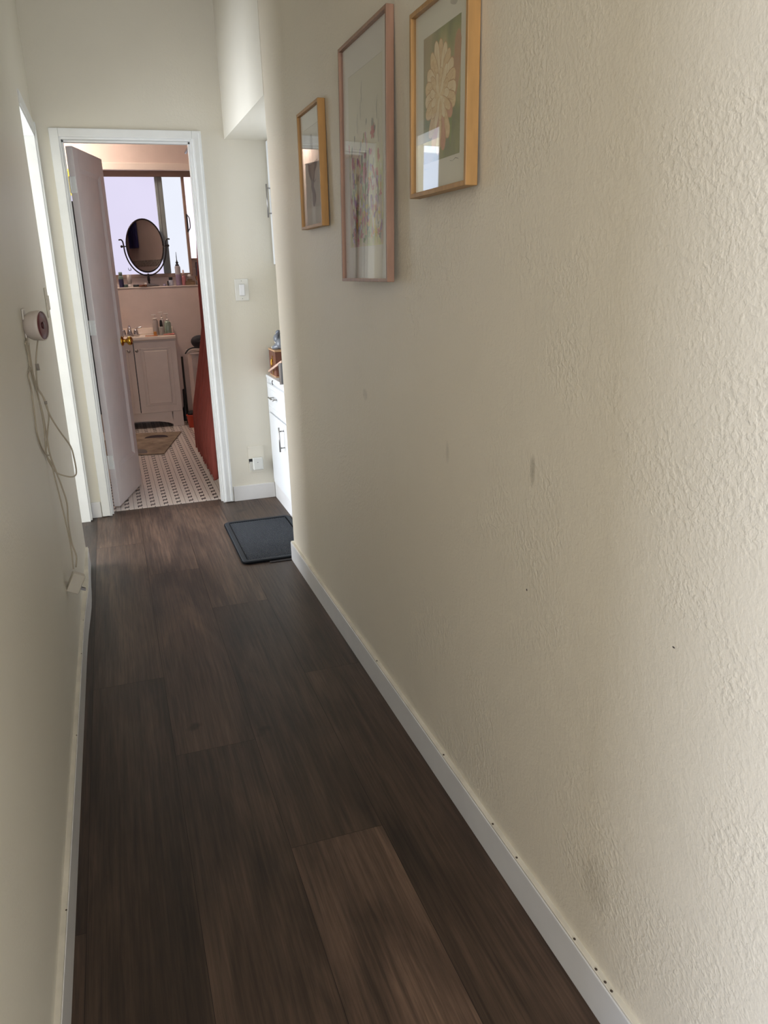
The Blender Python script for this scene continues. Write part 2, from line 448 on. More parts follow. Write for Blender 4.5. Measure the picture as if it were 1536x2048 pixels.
MB().box(XC, XC + .04, YR + .001, D - .013, 0, .098, .002).build('baseboard_niche', M_BASE, kind='structure')

# ------------------------------------------------------------------ bathroom doorway casing
def casing():
    b = MB(); y1 = D - .018
    cw_in0, cw_in1 = DX0 - .010, DX1 + .010
    xo0, xo1, zt = -.180, .600, 2.122
    # side and head members, with a stepped inner bead
    for (a0, a1) in ((xo0, cw_in0), (cw_in1, xo1)):
        b.box(a0, a1, y1, D, 0.004, zt, .003)
    b.box(cw_in0, cw_in1, y1, D, DZ + .010, zt, .003)
    b.box(xo1 - .016, xo1 - .006, y1 - .004, y1 + .002, 0.01, zt - .01, .002)
    b.box(cw_in1 + .004, cw_in1 + .012, y1 - .004, y1 + .002, 0.01, DZ + .012, .002)
    # jambs and stops
    b.box(DX0 - .018, DX0, D - .004, DT + .004, 0, DZ + .018, .001)
    b.box(DX1, DX1 + .018, D - .004, DT + .004, 0, DZ + .018, .001)
    b.box(DX0, DX1, D - .004, DT + .004, DZ, DZ + .018, .001)
    b.box(DX0, DX0 + .010, D + .03, D + .065, 0, DZ, .001); b.box(DX1 - .010, DX1, D + .03, D + .065, 0, DZ, .001)
    b.box(DX0, DX1, D + .03, D + .065, DZ - .010, DZ, .001)
    # casing on the bathroom side
    b.box(-.18, DX0 - .006, DT, DT + .016, 0, zt, .002); b.box(DX1 + .006, .60, DT, DT + .016, 0, zt, .002); b.box(DX0, DX1, DT, DT + .016, DZ + .006, zt, .002)
    b.build('trim_1', M_TRIM, kind='structure')
casing()
# left doorway lining and casing
b = MB()
b.box(-.365, XL + .002, OY1 - .018, OY1, 0, OZ, .001); b.box(-.365, XL + .002, OY0, OY1, OZ - .018, OZ, .001); b.box(-.365, XL - .004, OY0, OY0 + .016, 0, OZ, .001)
b.box(XL - .002, XL + .012, OY1 - .008, D - .002, .004, OZ + .05, .002)
b.box(XL - .002, XL + .007, OY0 + .0, OY1 - .008, OZ - .006, OZ + .05, .002)
b.build('trim_2', M_TRIM, kind='structure')

# ------------------------------------------------------------------ bathroom shell
b = MB()
b.box(BXL - .001, BXR, BW, 8.2, 0, 1.267); b.box(BXL - .001, BXR, BW, 8.2, 2.33, CEIL)      # below and above the recess
yw = 8.10
b.box(BXL, BXR, yw, 8.2, 1.267, 1.355); b.box(.80, BXR, yw, 8.2, 1.355, 1.515); b.box(BXL, -.35, yw, 8.2, 1.355, 2.33); b.box(1.15, BXR, yw, 8.2, 1.515, 2.33)
b.box(-.35, 1.15, yw, 8.2, 2.295, 2.33)
b.box(BXR, BXR + .1, DT, 8.2, 0, CEIL)
b.box(BXL - .001, BXL + .004, DT, 8.0, 0, CEIL)
b.box(DX1 + .07, BXR, DT, DT + .004, 0, CEIL); b.box(BXL, -.19, DT, DT + .004, 0, CEIL); b.box(-.19, DX1 + .07, DT, DT + .004, 2.13, CEIL)
b.build('wall_bathroom', M_BWALL, kind='structure')
MB().box(BXL - .1, BXR + .1, DT - .001, 8.2, CEIL - .25, CEIL - .2).build('ceiling.001', M_BTRIM, kind='structure')
# deep stone-white window ledge with rounded nose
MB().box(BXL + .01, BXR - .002, BW - .006, yw, 1.262, 1.272, .003).build('trim_4', M_BTRIM, kind='structure')
MB().box(BXL + .01, BXR - .002, BW - .02, BW + .01, 2.275, 2.335, .006).box(BXL + .01, BXR - .002, yw - .06, yw, 2.285, 2.33, .006).build('trim_5', M_BTRIM, kind='structure')

# checker tile band on the tub wall (seen in the vanity mirror)
def checker():
    m = bpy.data.materials.new('checker_tile_band'); t = NT(m)
    ck = t.node('ShaderNodeTexChecker'); t.link(t.pos(), ck.inputs[0]); ck.inputs['Scale'].default_value = 40
    ck.inputs[1].default_value = lin((215, 205, 195)); ck.inputs[2].default_value = lin((30, 28, 28))
    t.link(ck.outputs[0], t.b.inputs['Base Color']); t.b.inputs['Roughness'].default_value = .2
    return m
MB().box(BXR - .006, BXR + .001, DT + .01, 7.5, 1.475, 1.55).build('trim_6', checker(), kind='structure')

# bathroom window
M_ALU = mat('olive_brown_aluminium', (150, 134, 116), 0.5, .0, var=.04)
M_ALUD = mat('brown_aluminium', (150, 126, 112), 0.5, .0, var=.04)
M_GREYBAR = mat('grey_green_mullion', (128, 134, 132), 0.5, .0, var=.06)
win = MB()
yf0, yf1 = yw - .03, yw + .02
win.box(-.35, .80, yf0, yf1, 1.352, 1.385, .003); win.box(-.35, 1.15, yf0, yf1, 2.235, 2.292, .003)
win.box(.786, .812, yf0 - .015, yf1, 1.36, 2.24, .003)
win.box(-.35, -.32, yf0, yf1, 1.385, 2.235, .003); win.box(1.12, 1.15, yf0, yf1, 1.52, 2.235, .003); win.box(.812, 1.15, yf0, yf1, 1.500, 1.516, .002)
win = win.build('window_1', M_ALUD, kind='structure')
MB().box(.548, .615, yf0 + .0, yf1 - .005, 1.385, 2.235, .006).box(.562, .574, yf0 - .004, yf0 + .01, 1.385, 2.235, .002).build('mullion', M_GREYBAR, win)
MB().box(-.32, .548, yw - .004, yw + .002, 1.385, 2.235).build('pane', emit('frosted_pane_lavender', (228, 222, 247), 1.0), win)
MB().box(.615, .786, yw - .004, yw + .002, 1.385, 2.235).build('pane', emit('frosted_pane_pale_blue', (234, 238, 250), 1.05), win)
MB().box(.812, 1.12, yw - .004, yw + .002, 1.516, 2.235).build('pane', emit('frosted_pane_bright', (252, 243, 254), 1.25), win)
lt = MB(); lt.tube([(.812, yf0 - .02, 1.90), (.822, yf0 - .03, 1.885), (.828, yf0 - .034, 1.86), (.828, yf0 - .034, 1.80), (.820, yf0 - .03, 1.775), (.812, yf0 - .02, 1.765)], .0045, 8)
lt.box(.800, .814, yf0 - .022, yf0 - .012, 1.75, 1.91, .002)
lt.build('window_latch', M_BLACK, win)
dc = MB()
for dx in (-.011, .011): dc.tube([(.24 + dx, yw - .006, 1.445), (.24 + dx * .9, yw - .008, 1.43), (.243 + dx * .7, yw - .008, 1.42)], .0022, 6)
dc.tube([(.228, yw - .006, 1.432), (.24, yw - .008, 1.420), (.243, yw - .008, 1.420), (.255, yw - .006, 1.430)], .0025, 6)
tag(dc.build('window_hook', M_BLACK), 'tiny dark double hook stuck on the lavender window pane left of the oval mirror', 'hook')

# bathroom ceiling lamp (its glow shows above the open door)
lf = MB(); lf.lathe([(0, 0), (.09, 0), (.10, -.012), (.10, -.03), (0, -.03)], 24)
lamp = thing('ceiling_lamp', 'round glowing ceiling lamp near the back left of the bathroom behind the open door', 'lamp', (-.24, 7.40, CEIL - .25))
lf.build('base', M_CHROME, lamp)
MB().lathe([(.085, -.03), (.10, -.05), (.095, -.08), (.05, -.105), (0, -.11)], 24).build('lamp_shade', emit('lamp_glass_glow', (255, 238, 222), 130.0), lamp)

# ------------------------------------------------------------------ bathroom door leaf
hx, hy = -.094, 4.945
lx, ly = .075 - (-.077), 5.495 - 4.968
ang = math.degrees(math.atan2(ly, lx))
door = thing('door_1', 'open bathroom door', 'door', (-.077, 4.968, 0), (0, 0, math.radians(ang)))
del door['label']; del door['category']; door['kind'] = 'structure'
LW = math.hypot(lx, ly)
b = MB(); th = .036
b.box(0, LW, 0, th, .012, 2.058, .002)
leaf = b
# recessed field: frame of raised stiles in front of face y=0 is avoided; a recess is cut as inset moulding
leafo = None
bm = b.bm
def ring(b, x0, x1, z0, z1, w_, d0, d1, yface):
    o = [(x0, z0), (x1, z0), (x1, z1), (x0, z1)]; i = [(x0 + w_, z0 + w_), (x1 - w_, z0 + w_), (x1 - w_, z1 - w_), (x0 + w_, z1 - w_)]
    vo = [b.bm.verts.new((x, yface(d0), z)) for x, z in o]; vi = [b.bm.verts.new((x, yface(d1), z)) for x, z in i]
    for k in range(4): b.bm.faces.new((vo[k], vo[(k + 1) % 4], vi[(k + 1) % 4], vi[k]))
b.bm.free()
def door_leaf():
    b = MB(); st = .085; x0, x1, z0, z1 = st, LW - .075, .24, 1.955; core = .012
    b.box(0, st, 0, th, .012, 2.058, .0015); b.box(x1, LW, 0, th, .012, 2.058, .0015)
    b.box(st, x1, 0, th, .012, z0, 0); b.box(st, x1, 0, th, z1, 2.058, 0)
    b.box(st, x1, core, th - core, z0, z1)
    for yf in (lambda d: d, lambda d: th - d):
        ring(b, x0, x1, z0, z1, .010, .0005, .006, yf)
        ring(b, x0 + .010, x1 - .010, z0 + .010, z1 - .010, .012, .006, .0118, yf)
    return b.build('door_leaf', M_DOOR, door)
door_leaf()
kb = MB()
kM = T(LW - .052, 0, .975) @ RX(90)
kb.lathe([(0, 0), (.031, 0), (.031, .004), (.022, .010), (.012, .012), (.011, .030), (.016, .034), (.025, .040), (.028, .050), (.026, .060), (.018, .066), (.010, .064), (0, .064)], 28, kM)
kb.build('door_knob', M_BRASS, door)
kb = MB(); kb.lathe([(0, 0), (.031, 0), (.031, .004), (.022, .010), (.012, .012), (.011, .030), (.016, .034), (.025, .040), (.028, .050), (.026, .060), (0, .066)], 28, T(LW - .052, th, .975) @ RX(-90))
kb.build('door_knob', M_BRASS, door)
for z in (.25, 1.05, 1.82):
    MB().box(-.004, .001, .004, .030, z, z + .085, .001).lathe([(0, 0), (.005, 0), (.005, .085), (0, .085)], 12, T(-.004, -.002 + th, z)).build('hinge', M_TRIM, door)
# mirror hung on the back of the door
dm = thing('door_mirror', 'black-framed full-length mirror hung on the back of the open bathroom door', 'mirror', (-.077, 4.968, 0), (0, 0, math.radians(ang)))
q = MB(); q.box(.012, .035, th + .002, th + .022, .585, 1.78, .002); q.box(.30, .323, th + .002, th + .022, .585, 1.78, .002); q.box(.035, .30, th + .002, th + .022, .585, .61, .002); q.box(.035, .30, th + .002, th + .022, 1.755, 1.78, .002)
q.build('frame', M_BLACK, dm)
M_MIRROR = mat('mirror_silver', (225, 225, 225), 0.02, 1.0, var=0)
MB().box(.034, .301, th + .006, th + .014, .609, 1.756).build('mirror_glass', M_MIRROR, dm)

# yellow cloth seen through the hinge gap
yc = MB()
for i in range(6):
    yc.box(-.20 + i * .018, -.184 + i * .018, BW - .045 - .01 * (i % 2), BW - .028, 2.06, 2.265, .003)
yc.box(-.205, -.085, BW - .05, BW - .001, 2.255, 2.27, .003)
tag(yc.build('hand_towel', mat('yellow_cloth', (238, 232, 92), .9, bump=.4)), 'bright yellow cloth hanging high on the bathroom back wall behind the door gap', 'towel')

# ------------------------------------------------------------------ vanity
vx0, vx1, vy = -.205, .553, 7.62
van = thing('bathroom_vanity', 'cream two-door bathroom vanity with arched toe kick below the window ledge', 'vanity', ((vx0 + vx1) / 2, (vy + BW) / 2, 0))
ox, oy = van.location.x, van.location.y
def vb(b, x0, x1, y0, y1, z0, z1, bev=.002): return b.box(x0 - ox, x1 - ox, y0 - oy, y1 - oy, z0, z1, bev)
b = MB(); vb(b, vx0, vx1, vy + .002, BW - .002, .145, .81); vb(b, vx0, vx0 + .10, vy + .002, BW - .01, 0.003, .145); vb(b, vx1 - .10, vx1, vy + .002, BW - .01, 0.003, .145)
# arched apron
n = 14; poly = [(vx0 + .09, .145), (vx1 - .09, .145)] + [(vx1 - .10 - (vx1 - vx0 - .20) * k / n, .025 + .045 * math.sin(math.pi * k / n) ** .6) for k in range(n + 1)]
b.prism([(x - ox, z) for x, z in poly], .018, T(0, vy + .02 - oy, 0) @ RX(90))
b.build('body', M_VAN, van)
MB().box(.1725 - ox, .1795 - ox, vy - .004 - oy, vy + .0018 - oy, .152, .793).build('gap_shade_strip', M_BLACK, van)  # black strip standing in for the shade between the two doors
def vdoor(x0, x1, knobx):
    b = MB(); vb(b, x0, x1, vy - .016, vy + .001, .15, .795, .002)
    # raised panel: outer bead, valley, raised field
    fr = .058
    for (dx, dz, y0) in ((fr, fr, .022),): pass
    vb(b, x0 + fr - .010, x1 - fr + .010, vy - .020, vy - .014, .15 + fr, .15 + fr + .010, .002); vb(b, x0 + fr - .010, x1 - fr + .010, vy - .020, vy - .014, .795 - fr - .010, .795 - fr, .002)
    vb(b, x0 + fr - .010, x0 + fr, vy - .020, vy - .014, .15 + fr, .795 - fr, .002); vb(b, x1 - fr, x1 - fr + .010, vy - .020, vy - .014, .15 + fr, .795 - fr, .002)
    vb(b, x0 + fr + .022, x1 - fr - .022, vy - .024, vy - .012, .15 + fr + .022, .795 - fr - .022, .007)
    d = b.build('door', M_VAN, van)
    MB().lathe([(0, 0), (.008, 0), (.006, .006), (.006, .012), (.013, .016), (.014, .022), (.009, .027), (0, .028)], 18, T(knobx - ox, vy - .016 - oy, .722) @ RX(90)).build('knob', M_NICKEL, d)
vdoor(vx0 + .004, .172, .133); vdoor(.180, vx1 - .004, .200)
b = MB(); vb(b, vx0 - .006, vx1 + .006, vy - .028, BW - .001, .81, .842, .007); vb(b, vx0 - .004, vx1 - .14 + .15, BW - .024, BW - .001, .842, .90, .004)
b.build('countertop', mat('cultured_marble', (232, 214, 196), .2, var=.03), van)
# faucet
fa = thing('faucet', 'chrome two-handle centerset faucet at the back of the vanity top', 'faucet', (.165, 7.83, .8425))
MB().box(-.085, .085, -.028, .028, 0, .012, .006, 3).build('base', M_CHROME, fa)
MB().lathe([(.026, .012), (.022, .03), (.019, .05), (.020, .062), (.014, .072), (0, .075)], 20).tube([(0, 0, .055), (0, -.04, .085), (0, -.09, .085), (0, -.115, .065)], .011, 12).build('spout', M_CHROME, fa)
for s in (-1, 1):
    MB().lathe([(.024, .010), (.021, .03), (.018, .045), (.013, .055), (0, .058)], 18, T(s * .055, 0, 0)).tube([(s * .055, 0, .05), (s * .075, -.006, .066), (s * .115, -.012, .074)], .006, 10, radii=[.008, .007, .005]).build('handle', M_CHROME, fa)

def bottle(name, label, cat, loc, prof, material, cap=None, capmat=None, extra=None, group=None):
    t = thing(name, label, cat, loc, group=group)
    MB().lathe(prof, 20).build('bottle_body', material, t)
    if cap: MB().lathe(cap, 16).build('cap', capmat, t)
    if extra:
        bb = MB(); extra(bb); bb.build('pump_head' if 'pump' in label else 'nozzle', capmat, t)
    return t
G_CLEAR = glass('clear_plastic', (.88, .9, .88, 1), 1.4); G_GREEN = glass('green_plastic', (.62, .8, .70, 1), 1.4)
M_WPL = mat('white_plastic', (222, 214, 208), .35); M_GPL = mat('translucent_grey_plastic', (170, 160, 155), .25)
def pump(h, r=.004):
    def f(b):
        b.tube([(0, 0, h - .045), (0, 0, h - .008)], r, 8, False); b.box(-.028, .012, -.007, .007, h - .010, h, .003)
    return f
bottle('soap_bottle', 'tall slim grey pump bottle, leftmost of the bottles on the vanity', 'bottle', (.400, 7.78, .8425), [(0, 0), (.026, 0), (.027, .004), (.026, .12), (.018, .135), (.011, .14), (0, .14)], M_GPL, [(0, .14), (.022, .14), (.022, .148), (.01, .152), (0, .152)], M_WPL, pump(.185))
bottle('serum_bottle', 'short clear bottle with a black dropper cap on the vanity', 'bottle', (.448, 7.74, .8425), [(0, 0), (.024, 0), (.025, .004), (.025, .062), (.018, .072), (.010, .076), (0, .076)], mat('smoky_clear', (150, 146, 140), .15), [(0, .076), (.016, .076), (.014, .10), (.010, .128), (.005, .135), (0, .135)], M_BLACK)
bottle('lotion_bottle', 'clear pump bottle with greenish liquid, rightmost of the bottles on the vanity', 'bottle', (.510, 7.80, .8425), [(0, 0), (.030, 0), (.031, .004), (.030, .10), (.020, .118), (.010, .122), (0, .122)], mat('pale_green_liquid', (138, 152, 138), .2), [(0, .122), (.014, .122), (.014, .135), (0, .137)], M_WPL, pump(.19))
bottle('lotion_bottle', 'tall translucent pump bottle at the back of the vanity bottles', 'bottle', (.468, 7.88, .8425), [(0, 0), (.022, 0), (.023, .004), (.022, .12), (.012, .135), (0, .135)], M_GPL, [(0, .135), (.012, .135), (.012, .148), (0, .15)], M_WPL, pump(.20))
razor = MB(); razor.tube([(0, 0, .006), (.05, -.004, .008), (.085, 0, .006)], .006, 8, radii=[.004, .007, .006]); razor.box(.080, .098, -.018, .018, .002, .014, .003)
o = tag(razor.build('razor', mat('pink_plastic', (196, 120, 110), .4), loc=(.455, 7.66, .8435)), 'pink plastic razor lying at the right front of the vanity top', 'razor')
tag(MB().box(-.055, .055, -.006, .006, 0, .007, .002).build('comb', mat('orange_plastic', (196, 116, 60), .4), loc=(.345, 7.62, .8435)), 'thin orange comb lying along the front edge of the vanity top', 'comb')
tag(MB().lathe([(0, 0), (.014, 0), (.014, .03), (.010, .034), (0, .034)], 14).build('pill_bottle', mat('amber_plastic', (176, 118, 52), .3), loc=(.385, 7.70, .8435)), 'small amber bottle in front of the tall grey pump bottle on the vanity', 'bottle')
tag(MB().box(-.018, .018, -.012, .012, 0, .012, .005, 3).build('soap_bar', mat('white_soap', (224, 208, 194), .5), loc=(.535, 7.68, .8435)), 'small white soap bar at the right front corner of the vanity top', 'soap')

# ------------------------------------------------------------------ ledge items
LZ = 1.2725
def simple(name, label, cat, loc, prof, m, n=18):
    return tag(MB().lathe(prof, n).build(name, m, loc=loc), label, cat)
M_TEAL = mat('teal_plastic', (104, 122, 112), .35); M_NAVY = mat('navy_plastic', (48, 44, 82), .35)
t = thing('shampoo_bottle', 'tall teal and navy bottle at the left end of the window ledge', 'bottle', (.148, 7.985, LZ))
MB().lathe([(0, 0), (.021, 0), (.022, .004), (.022, .073)], 18).build('bottle_body', M_NAVY, t)
MB().lathe([(.022, .073), (.022, .09), (.015, .105), (0, .106)], 18).lathe([(0, .105), (.0165, .105), (.0165, .135), (0, .137)], 18).build('cap', M_TEAL, t)
t = thing('lotion_tube', 'grey-white upright tube on the window ledge left of the oval mirror', 'tube', (.222, 7.985, LZ))
MB().lathe([(0, 0), (.015, 0), (.015, .025), (0, .026)], 18).build('cap', M_WPL, t)
MB().lathe([(.014, .025), (.019, .035), (.021, .112), (0, .113)], 18).build('tube_body', M_GPL, t)
simple('cream_jar', 'low teal jar between the two left bottles on the ledge', 'jar', (.186, 7.966, LZ), [(0, 0), (.018, 0), (.018, .022), (.016, .026), (0, .026)], mat('teal_glass', (86, 104, 98), .2))
# small pile of tubes
tag(MB().tube([(-.035, 0, .011), (.035, 0, .011)], .011, 12, False).build('lipstick', M_BLACK, loc=(.285, 7.972, LZ)), 'black cosmetic tube lying on the ledge left of the mirror foot', 'cosmetic')
tag(MB().tube([(-.030, 0, .010), (.022, 0, .010)], .0095, 12, False).tube([(.022, 0, .010), (.040, 0, .010)], .0105, 12, False).build('eyeliner', mat('brown_plastic', (112, 66, 40), .4), loc=(.330, 7.945, LZ)), 'brown cosmetic tube lying at the ledge front by the mirror foot', 'cosmetic')
tag(MB().box(-.012, .012, -.01, .01, 0, .034, .004, 3).build('cream_tube', M_WPL, loc=(.362, 7.962, LZ)), 'small white tube standing just left of the mirror foot', 'cosmetic')
tag(MB().tube([(-.05, 0, .008), (0, .004, .016), (.055, 0, .008)], .007, 10).build('hair_clip', mat('violet_plastic', (96, 86, 120), .4), loc=(.300, 8.02, LZ)), 'violet hair clip lying behind the cosmetic tubes on the ledge', 'hair clip')
simple('sample_jar', 'tiny mauve jar right of the mirror foot on the ledge', 'jar', (.535, 7.99, LZ), [(0, 0), (.015, 0), (.015, .014), (.010, .020), (0, .02)], mat('mauve_plastic', (150, 140, 160), .4))
t = bottle('nail_polish_bottle', 'clear bottle with a black cap standing right of the oval mirror', 'bottle', (.595, 7.99, LZ), [(0, 0), (.022, 0), (.023, .004), (.023, .042), (.015, .052), (0, .053)], mat('pale_clear_glass', (176, 178, 190), .12), [(0, .053), (.017, .053), (.017, .078), (0, .079)], M_BLACK)
tag(MB().lathe([(0, 0), (.006, 0), (.007, .04), (.004, .045), (0, .046)], 12).build('mascara', M_BLACK, loc=(.566, 7.965, LZ)), 'slim black mascara standing beside the black-capped clear bottle', 'cosmetic')
t = thing('applicator_bottle', 'tall lavender squeeze bottle with a long thin black nozzle on the ledge', 'bottle', (.668, 7.99, LZ))
MB().lathe([(0, 0), (.025, 0), (.026, .005), (.026, .10)], 20).build('bottle_body', mat('lavender_liquid', (146, 128, 150), .25), t)
MB().lathe([(.026, .10), (.026, .165), (.022, .176), (.012, .178), (0, .178)], 20).build('shoulder', mat('grey_clear_plastic', (172, 168, 172), .25), t)
MB().lathe([(0, .178), (.018, .178), (.018, .188), (.010, .192), (.010, .200), (.014, .206), (.008, .216), (.004, .23), (.002, .30), (0, .302)], 16).build('nozzle', M_BLACK, t)
t = thing('spray_bottle', 'pink spray bottle beside the tall lavender bottle on the ledge', 'bottle', (.716, 7.985, LZ))
MB().lathe([(0, 0), (.020, 0), (.021, .004), (.021, .07), (.014, .088), (.009, .092), (0, .092)], 18).build('bottle_body', mat('pink_liquid', (170, 108, 112), .2), t)
MB().lathe([(0, .092), (.011, .092), (.011, .112), (.007, .116), (.007, .138), (0, .14)], 14).build('spray_cap', mat('pale_pink_plastic', (206, 176, 170), .3), t)
# perfume, basket, box, picture, feather
t = thing('perfume_bottle', 'squat amber perfume bottle with a white ball cap on the ledge', 'bottle', (.776, 8.03, LZ))
MB().box(-.024, .024, -.014, .014, 0, .055, .008, 3).build('bottle_body', mat('amber_glass', (128, 104, 76), .15), t)
MB().lathe([(0, .055), (.008, .055), (.008, .063), (.018, .072), (.020, .084), (.014, .096), (0, .10)], 16).build('cap', M_WPL, t)
tag(MB().box(-.045, .045, -.025, .025, 0, .030, .004).box(-.042, .042, -.022, .022, .030, .040, .003).build('trinket_box', mat('tan_wicker', (126, 102, 78), .8, bump=.8, bscale=120), loc=(.772, 7.985, LZ)), 'low tan woven box at the front of the ledge under the perfume', 'box')
tag(MB().box(-.04, .04, -.03, .03, 0, .038, .004).build('small_case', mat('grey_case', (116, 110, 104), .5), loc=(.872, 8.0, LZ)), 'low grey case at the right end of the window ledge', 'case')
o = tag(MB().box(-.035, .035, -.022, .022, 0, .040, .003, M=RY(-14)).build('soap_box', mat('brown_card', (120, 84, 54), .7), loc=(.868, 8.0, LZ + .048)), 'brown cardboard box resting tilted on the grey case', 'box')
pc = thing('wall_picture', 'small bluish-violet picture on the recess wall right of the window', 'picture', (.885, yw, 1.345))
MB().box(-.035, .075, -.012, -.001, 0, .135, .002).build('frame', mat('dark_violet_frame', (84, 74, 98), .5), pc)
def picmat():
    m = bpy.data.materials.new('violet_print'); t = NT(m)
    t.link(t.ramp(t.noise(t.obj(), 28, 3), [(.3, lin((60, 56, 84))), (.5, lin((112, 108, 128))), (.7, lin((150, 146, 156)))]), t.b.inputs['Base Color']); return m
MB().box(-.027, .067, -.0135, -.011, .008, .127).build('print', picmat(), pc)
fe = MB(); fe.tube([(0, 0, 0), (-.012, 0, .12), (-.025, 0, .19), (-.040, 0, .245)], .004, 8, radii=[.004, .009, .006, .002])
tag(fe.build('makeup_brush', M_BLACK, loc=(.905, 7.97, LZ)), 'long dark curved brush standing at the right end of the ledge', 'brush')
simple('picture_hook', 'small white round knob on the recess wall beneath the right window pane', 'knob', (.835, yw - .001, 1.42), [(0, 0), (.010, 0), (.010, .001), (0, .001)], M_WPL)
bpy.data.objects['picture_hook'].rotation_euler = (math.radians(90), 0, 0)

# ------------------------------------------------------------------ oval vanity mirror
mr = thing('vanity_mirror', 'oval tabletop mirror in a black metal yoke on the window ledge', 'mirror', (.397, 8.0, LZ), (0, 0, 0))
MB().lathe([(0, 0), (.088, 0), (.092, .005), (.086, .011), (.05, .018), (.018, .024), (.012, .030), (0, .03)], 36, Matrix.Diagonal((1.05, .62, 1, 1))).build('base', mat('dark_bronze_base', (96, 88, 84), .35, .5), mr)
M_IRON = mat('dark_bronze_metal', (38, 30, 30), .35, .6)
MB().lathe([(0, .02), (.010, .022), (.008, .045), (.013, .055), (.012, .085), (.008, .095), (.009, .115), (0, .118)], 16).build('stem', M_IRON, mr)
yk = MB(); cz = .362; pts = []
A_, B_ = .188, .262
for k in range(0, 25):
    a = math.radians(182 + (358 - 182) * k / 24); pts.append((A_ * math.cos(a), 0, cz + B_ * math.sin(a)))
pts = [(-.228, 0, cz + .055), (-.205, 0, cz + .056), (-.192, 0, cz + .035)] + pts + [(.192, 0, cz + .035), (.205, 0, cz + .056), (.228, 0, cz + .055)]
yk.tube(pts, .0065, 10)
yk.build('yoke', M_IRON, mr)
for s in (-1, 1): MB().ball((s * .207, 0, cz - .002), .012, n=14).tube([(s * .168, 0, cz - .002), (s * .207, 0, cz - .002)], .005, 8, False).build('pivot_knob', M_IRON, mr)
gm = Matrix.Translation((0, 0, cz)) @ RZ(9)
a0, b0 = .166, .232
pts = [tuple(gm @ Vector((a0 * math.cos(2 * math.pi * k / 48), 0, b0 * math.sin(2 * math.pi * k / 48)))) for k in range(49)]
MB().tube(pts, .0075, 8, False).build('rim', M_IRON, mr)
g = MB(); poly = [(a0 * math.cos(2 * math.pi * k / 48), b0 * math.sin(2 * math.pi * k / 48)) for k in range(48)]
g.prism(poly, .006, gm @ T(0, .003, 0) @ RX(90)); g.build('mirror_glass', M_MIRROR, mr)

# ------------------------------------------------------------------ tub, curtain, chest, bucket, rug, bag
tub = thing('bathtub', 'cream bathtub behind the red shower curtain', 'bathtub', (.93, 5.62, 0))
b = MB(); x0, x1, y0, y1 = .565 - .93, BXR - .93 - .002, 4.97 - 5.62, 6.27 - 5.62
b.box(x0, x0 + .03, y0, y1, .004, .42, .006)
b.build('apron', M_BTRIM, tub)
b = MB(); b.box(x0 - .008, x0 + .07, y0, y1, .42, .45, .01); b.box(x1 - .06, x1, y0, y1, .42, .45, .01); b.box(x0 + .07, x1 - .06, y0, y0 + .07, .42, .45, .008); b.box(x0 + .07, x1 - .06, y1 - .07, y1, .42, .45, .008)
b.build('rim', M_BTRIM, tub)
b = MB(); b.box(x0 + .03, x1, y1 - .03, y1, .004, .42); b.box(x0 + .03, x1, y0, y0 + .02, .004, .42); b.box(x0 + .03, x1, y0 + .02, y1 - .03, .06, .10)
b.build('basin', M_BTRIM, tub)

M_RED = mat('red_curtain_fabric', (150, 72, 62), .75, var=.06, bump=.3, bscale=200)
cur = thing('shower_curtain', 'dark red pleated shower curtain draped outside the tub', 'curtain', (.60, 5.6, 0))
def curtain_mesh(y0, y1, thick=.003):
    b = MB(); NY, NZ = 150, 26; zt, zb = 2.22, .10
    def X(y, z, k):
        f = (zt - z) / (zt - zb)
        # straight from rod at x=.70 down to the tub rim, then swung out over the apron
        base = .715 - .060 * min(1, f / .45)
        if z < 1.0: base -= .118 * min(1, ((1.0 - z) / .62)) ** 1.1
        base += .0
        amp = .014 + .012 * f
        return base + amp * math.sin(y * 78 + .8 * math.sin(y * 9)) * .8 + .004 * math.sin(y * 190 + z * 2) - .02 * (1 - 0) * 0
    grid = []
    for i in range(NY + 1):
        y = y0 + (y1 - y0) * i / NY; col = []
        for j in range(NZ + 1):
            z = zb + (zt - zb) * j / NZ
            zz = z + (.012 * math.sin(y * 78) if j == 0 else 0)
            yy = y + (.035 * (1 - min(1, z / .9)) * (1 if i == NY else i / NY))
            col.append(b.bm.verts.new((X(y, z, i) - .60, yy - 5.6, zz)))
        grid.append(col)
    for i in range(NY):
        for j in range(NZ):
            f = b.bm.faces.new((grid[i][j], grid[i + 1][j], grid[i + 1][j + 1], grid[i][j + 1])); f.smooth = True
    return b
o = curtain_mesh(5.02, 6.13).build('curtain', M_RED, cur)
md = o.modifiers.new('solid', 'SOLIDIFY'); md.thickness = .0025
MB().tube([(.10, 4.956 - 5.6, 2.25), (.10, 6.60 - 5.6, 2.25)], .0125, 12, False).build('rod', M_CHROME, cur)
for k in range(12):
    y = 5.04 + k * .098 - 5.6
    MB().tube([(.10 + .02 * math.cos(a * math.pi / 8), y, 2.24 + .024 * math.sin(a * math.pi / 8)) for a in range(17)], .002, 6, False).build('ring', M_CHROME, cur)

